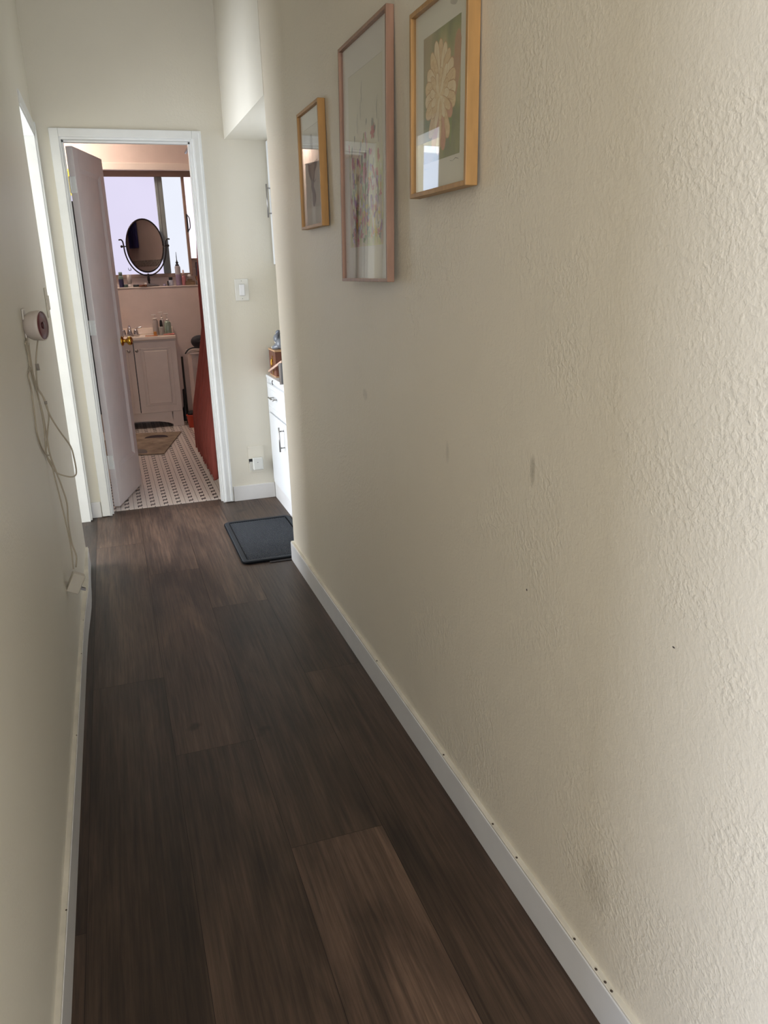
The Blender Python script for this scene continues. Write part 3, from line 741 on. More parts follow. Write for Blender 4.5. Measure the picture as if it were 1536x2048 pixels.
M_CHEST = mat('white_chest_paint', (202, 184, 176), .45, var=.02)
ch = thing('drawer_chest', 'narrow white chest of drawers between the vanity and the shower curtain', 'chest of drawers', (.80, 7.2, 0))
b = MB(); b.box(-.172, .172, -.19, .19, .004, .71, .003); b.build('body', M_CHEST, ch)
MB().box(-.182, .182, -.202, .20, .71, .727, .004).build('top', M_CHEST, ch)
for k in range(6):
    z0 = .06 + k * .107
    d = MB().box(-.145, .145, -.203, -.188, z0, z0 + .098, .003).build('drawer', M_CHEST, ch)
    MB().lathe([(0, 0), (.005, 0), (.005, .010), (.011, .014), (.010, .02), (0, .022)], 12, T(0, -.203, z0 + .05) @ RX(90)).build('knob', M_CHEST, d)
bg = thing('toiletry_bag', 'black rounded bag with a white tag lying on the narrow chest', 'bag', (.735, 7.18, .738))
b = MB(); b.ball((0, 0, .062), .075, (1.15, .95, .80), RY(12), 20); b.ball((.06, .01, .055), .06, (1, .9, .85), None, 16); b.build('bag_body', mat('black_fabric', (36, 34, 40), .8, bump=.8, bscale=60), bg)
MB().box(-.026, .026, -.0015, .0015, -.009, .009, .0008, M=T(.012, -.074, .072) @ RY(35)).build('bag_tag', M_WPL, bg)
cl = MB(); 
for k in range(3): cl.tube([(-.12, -.03 + k * .03, -.006 - .004 * k), (-.09, -.03 + k * .03, .018), (-.04, -.03 + k * .03, .022), (.03, -.03 + k * .03, .014), (.10, -.03 + k * .03, .012)], .012, 10, radii=[.007, .012, .014, .013, .01])
tag(cl.build('washcloth', mat('pale_folded_cloth', (206, 190, 178), .9, bump=.6), loc=(.715, 7.08, .7275)), 'pale folded cloth sticking out under the black bag on the chest', 'cloth')
sh = MB(); sh.tube([(-.135, 0, -.008), (-.105, 0, .026), (-.06, 0, .040), (.0, 0, .036)], .006, 8, radii=[.005, .007, .006, .004])
tag(sh.build('headband', M_BLACK, loc=(.715, 7.05, .7275)), 'thin black band curving over the left front edge of the chest', 'headband')

bk = thing('bucket', 'small orange-red bucket on the tiles between the vanity and the chest', 'bucket', (.625, 7.50, .003))
MB().lathe([(0, 0), (.040, 0), (.052, .108), (.056, .112), (.056, .118), (.048, .118), (.037, .006), (0, .006)], 28).build('bucket_body', mat('orange_red_plastic', (206, 74, 48), .45), bk)
tag(MB().tube([(0, 0, 0), (.006, .05, .30), (.010, .09, .62)], .010, 8, False).build('plunger_handle', M_BLACK, loc=(.600, 7.72, .006)), 'black long handle standing in the gap behind the orange-red bucket', 'brush')
tag(MB().ball((0, 0, .032), .042, (1, 1, .7), n=14).build('scrub_sponge', mat('black_sponge', (26, 22, 24), .8, bump=1), loc=(.625, 7.50, .095)), 'black scrubber sitting in the orange-red bucket', 'scrubber')
sb = MB(); sb.lathe([(0, 0), (.030, 0), (.032, .01), (.026, .12), (.014, .14), (.010, .30), (0, .31)], 16)
tag(sb.build('toilet_brush', M_BLACK, loc=(.598, 7.88, .004)), 'black toilet brush standing by the right side of the vanity', 'brush')

rg = thing('bath_rug', 'mottled beige bath rug with dark leaf shapes on the mosaic tiles', 'rug', (.39, 6.84, .0035), (0, 0, math.radians(-13.7)))
def rugmat():
    m = bpy.data.materials.new('rug_pile'); t = NT(m); v = t.obj()
    c = t.ramp(t.noise(v, 8, 4, .6), [(.3, lin((118, 102, 88))), (.5, lin((146, 130, 112))), (.7, lin((170, 152, 132)))])
    t.link(c, t.b.inputs['Base Color']); t.b.inputs['Roughness'].default_value = .95; t.bump(t.noise(v, 300, 3), .8, .003); return m
MB().box(-.62, .0, -.45, .45, 0, .010, .004).build('rug_body', rugmat(), rg)
def leafm(c): return mat('rug_leaf_%d' % c[0], c, .95, bump=.6, bscale=200)
def leaf(cx, cy_, L_, W_, a, c, cut=0):
    poly = []
    for k in range(18):
        th_ = math.pi * k / 17; poly.append((-L_ / 2 * math.cos(th_), W_ * math.sin(th_)))
    b = MB(); b.prism(poly, .0015, T(cx, cy_, .0098) @ RZ(a)); b.build('leaf_pattern', leafm(c), rg)
leaf(-.18, .20, .20, .12, 5, (62, 48, 52)); leaf(-.24, -.42, .20, .16, 0, (112, 106, 104)); leaf(-.30, -.20, .10, .05, 60, (150, 104, 82)); leaf(-.42, .30, .2, .12, 70, (90, 78, 76))

# towel hung on the tub wall, visible in the oval mirror
tw = MB()
for k in range(7): tw.box(-.035 - .012 * (k % 2), -.008, -.14 + k * .04, -.10 + k * .04, -.42, 0, .006)
tag(tw.build('bath_towel', mat('navy_towel', (44, 44, 96), .9, bump=.6), loc=(BXR, 5.25, 2.12)), 'navy towel hanging on the tub wall, seen in the oval mirror', 'towel')

# ------------------------------------------------------------------ niche cabinets
lc = thing('base_cabinet', 'low white built-in cabinet with a drawer and door in the niche', 'cabinet', (XC, 4.22, .098))
def lb(b, x0, x1, y0, y1, z0, z1, bev=.0015): return b.box(x0 - XC, x1 - XC, y0 - 4.22, y1 - 4.22, z0 - .098, z1 - .098, bev)
b = MB(); lb(b, XC + .002, 1.495, YR + .004, D - .003, .0985, .757, 0); lb(b, XC - .003, XC + .004, D - .062, D - .002, .12, .757, .001); b.build('body', M_CAB, lc)
b = MB(); lb(b, XC - .006, 1.495, YR + .002, D - .002, .757, .777, .003); b.build('countertop', M_CAB, lc)
dr_mats = M_CAB
b = MB(); lb(b, XC - .014, XC + .001, 4.19, D - .070, .566, .735, .002); lb(b, XC - .017, XC - .012, 4.22, D - .10, .592, .60, .001); lb(b, XC - .017, XC - .012, 4.22, D - .10, .70, .708, .001)
d = b.build('drawer', M_CAB, lc)
def bar(b, p0, p1, off, r=.0045):
    p0, p1, off = Vector(p0), Vector(p1), Vector(off); u = (p1 - p0).normalized()
    b.tube([p0 + off, p1 + off], r, 12, False)
    for q in (p0 + u * .022, p1 - u * .022): b.tube([q, q + off], r * .8, 10, False)
b = MB(); bar(b, (-.014, 4.46 - 4.22, .668 - .098), (-.014, 4.60 - 4.22, .668 - .098), (-.026, 0, 0)); b.build('handle', M_NICKEL, d)
for (ya, yb_, hy_) in ((3.92, D - .070, 4.37 - .035), (YR + .02, 3.912, 3.87)):
    b = MB(); lb(b, XC - .014, XC + .001, ya if ya > 4 else max(ya, 3.92) if yb_ > 4 else ya, yb_, .118, .556, .002)
    dd = b.build('door', M_CAB, lc)
    b = MB(); bar(b, (-.014, hy_ - 4.22, .395 - .098), (-.014, hy_ - 4.22, .535 - .098), (-.028, 0, 0)); b.build('handle', M_NICKEL, dd)
b = MB(); lb(b, XC - .014, XC + .001, YR + .02, 4.18, .566, .735, .002); d2 = b.build('drawer', M_CAB, lc)
b = MB(); bar(b, (-.014, 3.84 - 4.22, .668 - .098), (-.014, 3.98 - 4.22, .668 - .098), (-.026, 0, 0)); b.build('handle', M_NICKEL, d2)
hk = MB(); hk.tube([(-.006, 4.60 - 4.22, .763 - .098), (-.011, 4.60 - 4.22, .762 - .098), (-.012, 4.595 - 4.22, .748 - .098), (-.009, 4.59 - 4.22, .740 - .098)], .0025, 8)
hk.build('hook', M_BLACK, lc)

uc = thing('wall_cabinet', 'white upper cabinet with a bar handle hung high in the niche', 'cabinet', (.955, 4.22, 1.408))
b = MB(); b.box(.016, .54, YR + .004 - 4.22, D - .004 - 4.22, 0, .672, .001); b.build('body', M_CAB, uc)
for (ya, yb_, hy_) in ((4.27, D - .018, 4.34), (3.66, 4.262, 3.74)):
    b = MB(); b.box(0, .017, ya - 4.22, yb_ - 4.22, .006, .666, .002); dd = b.build('door', M_CAB, uc)
    hh = MB(); yy = (D - .06 if ya > 4 else 3.74) - 4.22
    bar(hh, (0, yy, .262), (0, yy, .44), (-.020, 0, 0)); hh.build('handle', M_NICKEL, dd)

# items on the low cabinet
M_WOOD = mat('reddish_box_wood', (122, 72, 54), .4, var=.2, bump=.1); M_WOODL = mat('light_box_edge', (202, 162, 122), .5)
bx = thing('wooden_box', 'reddish wooden box with a brass latch standing on the low niche cabinet', 'box', (.888, 4.705, .7775))
MB().box(0, .13, -.095, .095, .006, .148, .002).build('box_body', M_WOOD, bx)
MB().box(-.003, .133, -.098, .098, .148, .158, .002).build('lid_edge', M_WOODL, bx)
MB().box(-.003, .133, -.098, .098, 0, .007, .001).build('base_edge', M_WOODL, bx)
MB().box(-.004, .0, -.012, .010, .066, .120, .001).lathe([(0, 0), (.008, 0), (.007, .005), (0, .006)], 14, T(-.003, 0, .095) @ RY(-90)).tube([(-.006, 0, .095), (-.009, -.005, .072), (-.006, -.004, .055)], .003, 8).box(-.003, 0, -.010, .008, .012, .034, .001).build('latch', M_BRASS, bx)
M_GREY = mat('grey_ceramic', (128, 132, 138), .3, var=.04); M_WHC = mat('white_ceramic', (232, 230, 218), .3)
fg = thing('animal_figurine', 'small grey animal figurine with white horn and upright ear on the wooden box', 'figurine', (.932, 4.70, .936))
fg.scale = (.96, .96, .96)
b = MB(); b.ball((.01, -.035, .032), .036, (1, 1.0, .95), None, 20); b.ball((-.004, .012, .062), .030, (.85, 1.15, .9), RX(20), 20); b.ball((.0, .040, .050), .018, (.9, 1.1, 1), None, 14)
b.tube([(.0, -.01, .03), (-.012, .012, .022), (-.018, .026, .016)], .012, 10, radii=[.016, .013, .011])
b.tube([(-.005, -.04, .02), (-.028, -.02, .012), (-.036, .0, .010)], .012, 10, radii=[.018, .014, .011]); b.build('figurine_body', M_GREY, fg)
b = MB(); b.tube([(-.006, -.018, .075), (-.008, -.045, .102), (-.004, -.062, .112)], .01, 12, radii=[.008, .016, .003]); b.build('ear', mat('grey_ear', (108, 112, 120), .3), fg)
b = MB(); b.tube([(-.004, .030, .080), (-.004, .034, .095), (-.004, .033, .108)], .006, 10, radii=[.008, .005, .001]); b.build('horn', M_WHC, fg)
b = MB(); b.ball((-.020, .030, .016), .010, (1, 1, .8), n=12); b.ball((-.037, .004, .010), .011, (1, 1, .8), n=12); b.ball((-.006, .052, .038), .012, (.8, .7, 1.1), n=12); b.build('feet', M_WHC, fg)
st = MB(); st.tube([(0, 0, 0), (0, -.385, .074)], .0055, 6, False)
o = tag(MB().box(-.003, .003, 0, .315, -.006, .006, .001, M=RX(0)).build('wooden_stick', mat('pale_stick', (206, 172, 150), .6)), 'pale flat stick leaning across the front of the wooden box', 'stick')
p0, p1 = Vector((.868, 4.745, .802)), Vector((.862, 4.300, .904)); dv = p1 - p0
o.matrix_world = Matrix.Translation(p0) @ dv.to_track_quat('Y', 'Z').to_matrix().to_4x4() @ Matrix.Diagonal((1, dv.length / .315, 1, 1))
cdx = MB(); pals = [(44, 38, 34), (150, 136, 120), (30, 28, 28), (120, 110, 100), (36, 32, 30)]
cs = thing('folded_leaflet', 'dark and beige folded leaflet standing on the low cabinet under the stick', 'leaflet', (.878, 4.27, .7775))
for k in range(5):
    MB().box(0, .003, 0, .05, 0, .115, .0005, M=T(.0, .035 - k * .012, .0) @ RX(-7 + 4 * k) @ RZ(30)).build('page', mat('leaflet_%d' % k, pals[k], .7), cs)

# ------------------------------------------------------------------ wall plates on the end wall
sw = thing('light_switch', 'white rocker light switch on the end wall right of the bathroom door', 'light switch', (.7585, D, 1.2765))
MB().box(-.040, .040, -.006, -.0005, -.062, .062, .003, 3).build('plate', mat('switch_plate', (226, 224, 214), .35), sw)
MB().box(-.017, .017, -.0085, -.005, -.034, .034, .001).build('rocker_frame', mat('switch_frame', (206, 204, 196), .35), sw)
MB().box(-.0145, .0145, -.012, -.007, -.031, .031, .002, M=RX(3)).build('rocker', mat('switch_rocker', (238, 238, 238), .3), sw)
MB().lathe([(0, 0), (.0025, 0), (.002, .001), (0, .001)], 10, T(0, -.006, .050) @ RX(90)).build('screw', M_NICKEL, sw)
MB().lathe([(0, 0), (.0025, 0), (.002, .001), (0, .001)], 10, T(0, -.006, -.050) @ RX(90)).build('screw', M_NICKEL, sw)
bp = thing('outlet_cover', 'large painted outlet cover plate low on the end wall', 'outlet', (.765, D, .255))
b = MB(); b.box(-.050, .050, -.005, -.0005, -.085, .085, .002)
for (x, z) in ((-.042, .070), (.037, .077), (-.036, -.074), (.038, -.066)): b.ball((x, -.005, z), .003, n=8)
b.build('plate', M_WALL2, bp)
MB().box(-.048, -.008, -.0065, -.0045, -.022, .006, .0005).build('socket', mat('outlet_black', (24, 24, 24), .5), bp)
MB().box(-.046, -.020, -.0068, -.0046, -.07, -.012, .001).build('insert', mat('outlet_insert', (212, 210, 200), .4), bp)
pl = thing('plug_adapter', 'square white plug-in adapter on the low outlet cover of the end wall', 'adapter', (.771, D - .005, .2305))
MB().box(-.032, .030, -.030, -.0005, -.039, .039, .006, 3).build('adapter_body', mat('adapter_white', (222, 222, 214), .35), pl)
MB().lathe([(0, 0), (.003, 0), (0, .0008)], 10, T(-.004, -.030, .01) @ RX(90)).build('indicator', M_NICKEL, pl)

# ------------------------------------------------------------------ left wall: switch, security camera, cords
sw2 = thing('light_switch', 'light switch plate on the left wall just before the bright doorway', 'light switch', (XL, 3.80, 1.275))
MB().box(.0005, .007, -.036, .036, -.062, .062, .002, 3).build('plate', mat('switch_plate_cream', (214, 206, 188), .4), sw2)
MB().box(.005, .014, -.012, .012, -.030, .030, .002).build('rocker', mat('switch_rocker_cream', (222, 214, 200), .4), sw2)

sc_ = thing('security_camera', 'small white round security camera with a dark red face on the left wall', 'camera', (XL, 2.70, 1.235))
b = MB(); b.box(.0005, .006, -.030, .030, -.055, .055, .004, 3); b.build('mount_plate', mat('white_matte_plastic', (214, 206, 192), .45), sc_)
axis = Vector((.94, -.30, .02)).normalized(); RM = axis.to_track_quat('Z', 'Y').to_matrix().to_4x4(); CM = T(.006, .0, .002) @ RM
MB().lathe([(0, -.006), (.020, -.004), (.036, .006), (.043, .018), (.0455, .040), (.0455, .050), (.043, .052), (.042, .049), (0, .049)], 36, CM).build('camera_body', mat('white_shell', (206, 194, 182), .35), sc_)
MB().lathe([(0, .0495), (.0418, .0495), (.0415, .0505), (.02, .0512), (0, .0512)], 36, CM).build('camera_face', mat('dark_red_face', (104, 46, 50), .4), sc_)
MB().lathe([(0, .0512), (.011, .0512), (.010, .054), (0, .055)], 20, CM @ T(0, 0, 0)).build('lens', mat('lens_maroon', (74, 30, 36), .35), sc_)

outer_loop = [(-0.244, 2.606, 1.193), (-0.244, 2.634, 1.145), (-0.244, 2.633, 1.119), (-0.244, 2.534, 1.105), (-0.244, 2.554, 1.062), (-0.244, 2.527, 0.98), (-0.244, 2.512, 0.941), (-0.244, 2.571, 0.888), (-0.244, 2.664, 0.845), (-0.24, 2.72, 0.827)]
main = [(-0.217, 2.72, 1.258), (-0.21, 2.72, 1.244), (-0.21, 2.72, 1.224), (-0.225, 2.72, 1.167), (-0.235, 2.72, 1.115), (-0.24, 2.72, 1.046), (-0.226, 2.72, 1.007), (-0.221, 2.72, 0.957), (-0.23, 2.72, 0.913), (-0.239, 2.72, 0.869), (-0.244, 2.687, 0.837), (-0.237, 2.72, 0.79), (-0.223, 2.72, 0.765), (-0.191, 2.72, 0.749), (-0.172, 2.72, 0.749), (-0.164, 2.72, 0.764), (-0.165, 2.72, 0.811), (-0.171, 2.72, 0.851), (-0.196, 2.72, 0.902), (-0.218, 2.72, 0.957), (-0.23, 2.72, 1.018), (-0.241, 2.72, 1.046), (-0.244, 2.671, 1.1), (-0.244, 2.65, 1.154), (-0.244, 2.614, 1.197)]
drop_a = [(-0.244, 2.683, 1.187), (-0.244, 2.669, 1.131), (-0.244, 2.681, 1.072), (-0.244, 2.72, 1.019), (-0.239, 2.72, 0.969), (-0.237, 2.72, 0.914), (-0.237, 2.72, 0.847), (-0.234, 2.72, 0.812), (-0.225, 2.72, 0.765), (-0.216, 2.72, 0.718), (-0.208, 2.72, 0.658), (-0.213, 2.72, 0.593), (-0.212, 2.72, 0.52), (-0.204, 2.72, 0.47), (-0.211, 2.72, 0.431)]
drop_b = [(-0.244, 2.656, 1.204), (-0.244, 2.626, 1.125), (-0.244, 2.72, 1.041), (-0.24, 2.72, 0.931), (-0.244, 2.702, 0.837), (-0.236, 2.72, 0.801), (-0.232, 2.72, 0.755), (-0.226, 2.72, 0.684), (-0.221, 2.72, 0.612), (-0.216, 2.72, 0.509), (-0.219, 2.72, 0.429)]
cd = thing('power_cord', 'tangled cream power cord with a wall adapter dangling below the security camera', 'cord', (XL, 2.72, .379))
def rel(ps, dy=0): return [(x - XL, y + dy - 2.72, z - .379) for x, y, z in ps]
b = MB(); b.tube(rel(outer_loop), .0026, 8); b.tube(rel(main, .004), .0024, 8); b.tube(rel(drop_a, .008), .0026, 8); b.tube(rel(drop_b, .0), .0024, 8)
b.build('cable', mat('cream_cable', (176, 164, 142), .5), cd)
MCL = mat('grey_clip', (150, 142, 130), .5)
MB().tube(rel([(-.232, 2.722, 1.120), (-.231, 2.722, 1.100)]), .0055, 10, False).build('cable_clip', MCL, cd)
MB().tube(rel([(-.224, 2.722, 1.002), (-.224, 2.722, .992)]), .0045, 10, False).build('cable_clip', MCL, cd)
AM = T(.030, 0, 0) @ RZ(8) @ RY(28)
ad = MB(); ad.box(-.021, .021, -.017, .017, -.034, .034, .004, 3, M=AM); ado = ad.build('adapter', mat('adapter_cream', (196, 188, 170), .4), cd)
for dy in (-.006, .006): MB().box(.020, .040, dy - .001, dy + .001, -.018, -.010, 0, M=AM).build('prong', M_NICKEL, ado)

# ------------------------------------------------------------------ black mat
bmx0, bmx1, bmy0, bmy1 = .474, .858, 3.662, 4.36
mt = thing('door_mat', 'black rubber mat with a raised diamond texture on the plank floor by the niche', 'mat', ((bmx0 + bmx1) / 2, (bmy0 + bmy1) / 2, 0))
def rounded(x0, x1, y0, y1, r, n=6):
    out = []
    for (cx, cy_, a) in ((x1 - r, y1 - r, 0), (x0 + r, y1 - r, 90), (x0 + r, y0 + r, 180), (x1 - r, y0 + r, 270)):
        for k in range(n + 1):
            t_ = math.radians(a + 90 * k / n); out.append((cx + r * math.cos(t_), cy_ + r * math.sin(t_)))
    return out
hw, hh_ = (bmx1 - bmx0) / 2, (bmy1 - bmy0) / 2
MB().prism(rounded(-hw, hw, -hh_, hh_, .035), .010, T(0, 0, .0005)).build('mat_body', mat('black_rubber', (9, 10, 12), .8, spec=.15, bump=.2), mt)
b = MB(); rim_o = rounded(-hw + .004, hw - .004, -hh_ + .004, hh_ - .004, .032); rim_i = rounded(-hw + .026, hw - .026, -hh_ + .026, hh_ - .026, .014)
lo = [b.bm.verts.new((x, y, .0105)) for x, y in rim_o]; hi = [b.bm.verts.new((x * .985 , y * .992, .0150)) for x, y in rim_o]; i_hi = [b.bm.verts.new((x, y, .0150)) for x, y in rim_i]; i_lo = [b.bm.verts.new((x, y, .0105)) for x, y in rim_i]
nn = len(lo)
for A, B in ((lo, hi), (hi, i_hi), (i_hi, i_lo)):
    for k in range(nn): b.bm.faces.new((A[k], A[(k + 1) % nn], B[(k + 1) % nn], B[k]))
b.build('rim', mat('black_rubber_rim', (36, 41, 47), .6, spec=.25), mt)
b = MB(); sx_, sy_ = .0125, .0165
i = 0; y = -hh_ + .034
while y < hh_ - .034:
    x = -hw + .034 + (sx_ / 2 if i % 2 else 0)
    while x < hw - .034:
        vs4 = [b.bm.verts.new(q) for q in ((x - .0040, y, .0103), (x, y - .0054, .0103), (x + .0040, y, .0103), (x, y + .0054, .0103))]
        top = b.bm.verts.new((x, y, .0148))
        for k in range(4): b.bm.faces.new((vs4[k], vs4[(k + 1) % 4], top))
        x += sx_
    y += sy_ / 2; i += 1
b.build('studs', mat('black_rubber_studs', (36, 41, 47), .55, spec=.3), mt)
tag(MB().box(-.06, .06, -.012, .012, 0, .004, .001).build('mat_scrap', mat('dark_rubber_scrap', (34, 28, 27), .6), loc=(.665, 3.652, .0005)), 'dark thin strip poking out from under the near edge of the black mat', 'scrap')

# ------------------------------------------------------------------ picture frames on the right wall
G_PIC = glass('picture_glass', (1, 1, 1, 1), 1.52)
def paper(c): return mat('mat_board_%d' % c[0], c, .85, var=.01)
def frame_thing(label, yc, z0, w_, h_, depth, face, wood, lean, board, cat='picture'):
    """local: origin bottom centre at the wall, -x into the room, +y is left as seen, z up"""
    ang_ = math.atan2(lean, h_)
    t = thing('framed_picture', label, cat, (XR - lean, yc, z0), (0, ang_, 0))
    b = MB(); hwid = w_ / 2; x0, x1 = -depth, -.0008
    b.box(x0, x1, -hwid, -hwid + face, 0, h_, .0012); b.box(x0, x1, hwid - face, hwid, 0, h_, .0012)
    b.box(x0, x1, -hwid + face, hwid - face, 0, face, .0012); b.box(x0, x1, -hwid + face, hwid - face, h_ - face, h_, .0012)
    b.build('frame', wood, t)
    MB().box(-depth + .012, -depth + .014, -hwid + face, hwid - face, face, h_ - face).build('backing', board, t)
    MB().box(-depth + .0065, -depth + .0085, -hwid + face - .0005, hwid - face + .0005, face - .0005, h_ - face + .0005).build('glass', G_PIC, t)
    return t
def wood(name, c):
    m = bpy.data.materials.new(name); t = NT(m); v = t.mapping(t.obj(), (30, 30, 4))
    t.link(t.ramp(t.noise(v, 2.0, 4), [(.3, lin(tuple(int(q * .88) for q in c))), (.7, lin(c))]), t.b.inputs['Base Color']); t.b.inputs['Roughness'].default_value = .42; return m
W_GOLD = wood('golden_oak', (186, 140, 80)); W_ROSE = wood('rose_brown_wood', (164, 124, 98)); W_OAK = wood('honey_oak', (188, 138, 70))

# drawing surface: list of shapes -> one print mesh with several inks, thin layers
class Print:
    def __init__(s, parent, x): s.p = parent; s.x = x; s.b = MB(); s.mats = []; s.k = 0
    def ink(s, m):
        if m not in s.mats: s.mats.append(m)
        s.b.mi = s.mats.index(m)
    def poly(s, pts, m):
        s.ink(m); s.k += 1; x = s.x - .000004 * s.k
        f = s.b.bm.faces.new([s.b.bm.verts.new((x, y, z)) for y, z in pts]); f.material_index = s.b.mi
    def rect(s, y0, y1, z0, z1, m): s.poly([(y0, z0), (y1, z0), (y1, z1), (y0, z1)], m)
    def petal(s, cy_, cz_, L_, W_, a, m, notch=0.0):
        pts = []; n = 16
        for k in range(n):
            t_ = 2 * math.pi * k / n; u = (1 - math.cos(t_)) / 2; v = math.sin(t_) * W_ / 2 * (0.55 + .75 * u) * (1 + .06 * math.sin(5 * t_ + a))
            u *= L_; ca, sa = math.cos(math.radians(a)), math.sin(math.radians(a)); pts.append((cy_ + u * ca - v * sa, cz_ + u * sa + v * ca))
        s.poly(pts, m)
    def stroke(s, pts, w_, m):
        P = [Vector(p) for p in pts]; L_ = []; R_ = []
        for i, p in enumerate(P):
            d = (P[min(i + 1, len(P) - 1)] - P[max(i - 1, 0)]).normalized(); nrm = Vector((-d.y, d.x)); ww = w_ * (0.6 + .4 * math.sin(i * 2.1)) * .5
            L_.append(tuple(p + nrm * ww)); R_.append(tuple(p - nrm * ww))
        s.poly(L_ + R_[::-1], m)
    def build(s, name='print'):
        return s.b.build(name, s.mats, s.p)
def ink(name, c, c2=None, scale=20, st=(1, 1, 1)):
    m = bpy.data.materials.new(name); t = NT(m); c2 = c2 or tuple(int(q * .93) for q in c)
    t.link(t.ramp(t.noise(t.mapping(t.obj(), st), scale, 4, .6), [(.35, lin(c2)), (.65, lin(c))]), t.b.inputs['Base Color']); t.b.inputs['Roughness'].default_value = .8; t.b.inputs['Specular IOR Level'].default_value = .1
    return m

# --- flower photograph
f1 = frame_thing('gold-framed photo print of a peach dahlia flower, nearest of the three pictures', 1.679, 1.526, .310, .374, .027, .010, W_GOLD, .007, paper((232, 226, 206)))
P = Print(f1, -.027 + .0115)
def photobg():
    m = bpy.data.materials.new('blurred_garden_print'); t = NT(m); v = t.obj()
    sep = t.node('ShaderNodeSeparateXYZ'); t.link(v, sep.inputs[0])
    c = t.ramp(t.noise(t.mapping(v, (1, 1, .6)), 14, 2, .4), [(.3, lin((110, 114, 70))), (.46, lin((150, 148, 88))), (.58, lin((184, 168, 108))), (.74, lin((210, 172, 126)))])
    left = t.ramp(t.math('MULTIPLY_ADD', sep.outputs[1], 5.0, .35), [(.35, (0, 0, 0, 1)), (.95, (1, 1, 1, 1))])
    up = t.ramp(t.math('MULTIPLY', sep.outputs[2], 3.0), [(.45, (0, 0, 0, 1)), (.85, (1, 1, 1, 1))])
    c = t.mix(t.math('MULTIPLY', left, up), c, lin((170, 142, 108)))
    lowl = t.math('MULTIPLY', left, t.math('SUBTRACT', 1.0, up))
    c = t.mix(t.math('MULTIPLY', lowl, .4), c, lin((100, 128, 110)))
    t.link(c, t.b.inputs['Base Color']); t.b.inputs['Roughness'].default_value = .6; return m
iy0, iy1, iz0, iz1 = -.099, .097, .066, .313
P.rect(iy0, iy1, iz0, iz1, photobg())
I_P1 = ink('petal_peach', (242, 216, 166), (230, 196, 144), 40, (1, 1, 3)); I_P2 = ink('petal_cream', (248, 230, 192), (238, 212, 166), 40); I_P3 = ink('petal_pink', (226, 174, 138), (208, 148, 116), 40)
I_PD = ink('petal_shadow', (216, 174, 122), (200, 154, 106), 40); I_BL = ink('blur_peach', (206, 160, 120), (190, 150, 112), 10)
P.petal(-.075, .17, .12, .035, 96, I_BL); P.petal(-.07, .20, .05, .03, 180 - 110, I_BL); P.petal(-.05, .085, .09, .016, 92, ink('stem_blur', (150, 160, 96)))
c0 = (.006, .188)
for (a, L_, W_, m) in ((92, .105, .030, I_P1), (78, .108, .030, I_P2), (108, .098, .030, I_P2), (62, .100, .032, I_P1), (124, .092, .032, I_P1), (142, .088, .034, I_P2), (160, .086, .036, I_P1),
                      (178, .084, .034, I_P2), (196, .086, .034, I_P1), (214, .080, .030, I_P3), (40, .088, .034, I_P2), (20, .084, .034, I_P1), (0, .080, .034, I_P2), (-20, .082, .032, I_P1),
                      (240, .098, .034, I_P1), (258, .108, .034, I_P3), (274, .112, .030, I_P1), (290, .104, .030, I_P3), (308, .092, .030, I_P1)):
    P.petal(c0[0], c0[1], L_ * 1.015, W_ * 1.06, a, I_PD)
    P.petal(c0[0], c0[1], L_, W_ * .94, a, m)
    P.stroke([(c0[0] + .2 * L_ * math.cos(math.radians(a + 1)), c0[1] + .2 * L_ * math.sin(math.radians(a + 1))), (c0[0] + .55 * L_ * math.cos(math.radians(a)), c0[1] + .55 * L_ * math.sin(math.radians(a))), (c0[0] + .85 * L_ * math.cos(math.radians(a)), c0[1] + .85 * L_ * math.sin(math.radians(a)))], .0016, I_PD)
for k in range(13):
    a = 15 + k * 27.7; P.petal(c0[0], c0[1], .056 + .010 * math.sin(k * 2), .021, a, I_PD); P.petal(c0[0], c0[1], .055 + .010 * math.sin(k * 2), .018, a, (I_P2, I_P1)[k % 2])
for k in range(9): P.petal(c0[0], c0[1], .030, .010, k * 40 + 10, (I_P1, I_P2)[k % 2])
I_SIG = ink('pencil_mark', (150, 142, 126))
P.stroke([(-.095, .056), (-.08, .059), (-.065, .055), (-.052, .057)], .0016, I_SIG); P.stroke([(.09, .056), (.08, .054), (.068, .057)], .0012, I_SIG)
I_ST = ink('water_stain', (204, 196, 178)); P.petal(-.045, .345, .04, .022, 180, I_ST); P.petal(-.06, .338, .02, .012, 60, I_ST)
P.build()

# --- tall wildflower watercolour
f2 = frame_thing('tall rose-brown framed wildflower watercolour, middle of the three pictures', 2.213, 1.340, .422, .630, .021, .009, W_ROSE, .016, paper((234, 228, 218)))
P = Print(f2, -.021 + .0115)
def wash():
    m = bpy.data.materials.new('watercolour_wash'); t = NT(m); v = t.obj()
    sep = t.node('ShaderNodeSeparateXYZ'); t.link(v, sep.inputs[0])
    n1 = t.noise(t.mapping(v, (1, 1, .55)), 16, 4, .6)
    c = t.ramp(n1, [(.28, lin((158, 176, 86))), (.42, lin((206, 212, 134))), (.52, lin((232, 216, 180))), (.62, lin((220, 176, 192))), (.74, lin((190, 200, 120)))])
    paper_ = lin((226, 220, 200))
    f = t.ramp(t.math('ADD', t.math('MULTIPLY', sep.outputs[2], 2.6), t.math('MULTIPLY', t.math('SUBTRACT', t.noise(v, 22, 3), .5), .7)), [(.42, (0, 0, 0, 1)), (1.0, (1, 1, 1, 1))])
    c = t.mix(f, c, paper_)
    t.link(c, t.b.inputs['Base Color']); t.b.inputs['Roughness'].default_value = .85; return m
P.rect(-.150, .150, .095, .545, wash())
I_LN = ink('faint_pencil', (196, 190, 174)); P.stroke([(-.150, .545), (.150, .545)], .0012, I_LN); P.stroke([(.150, .545), (.150, .30)], .0012, I_LN)
R = random.Random(11)
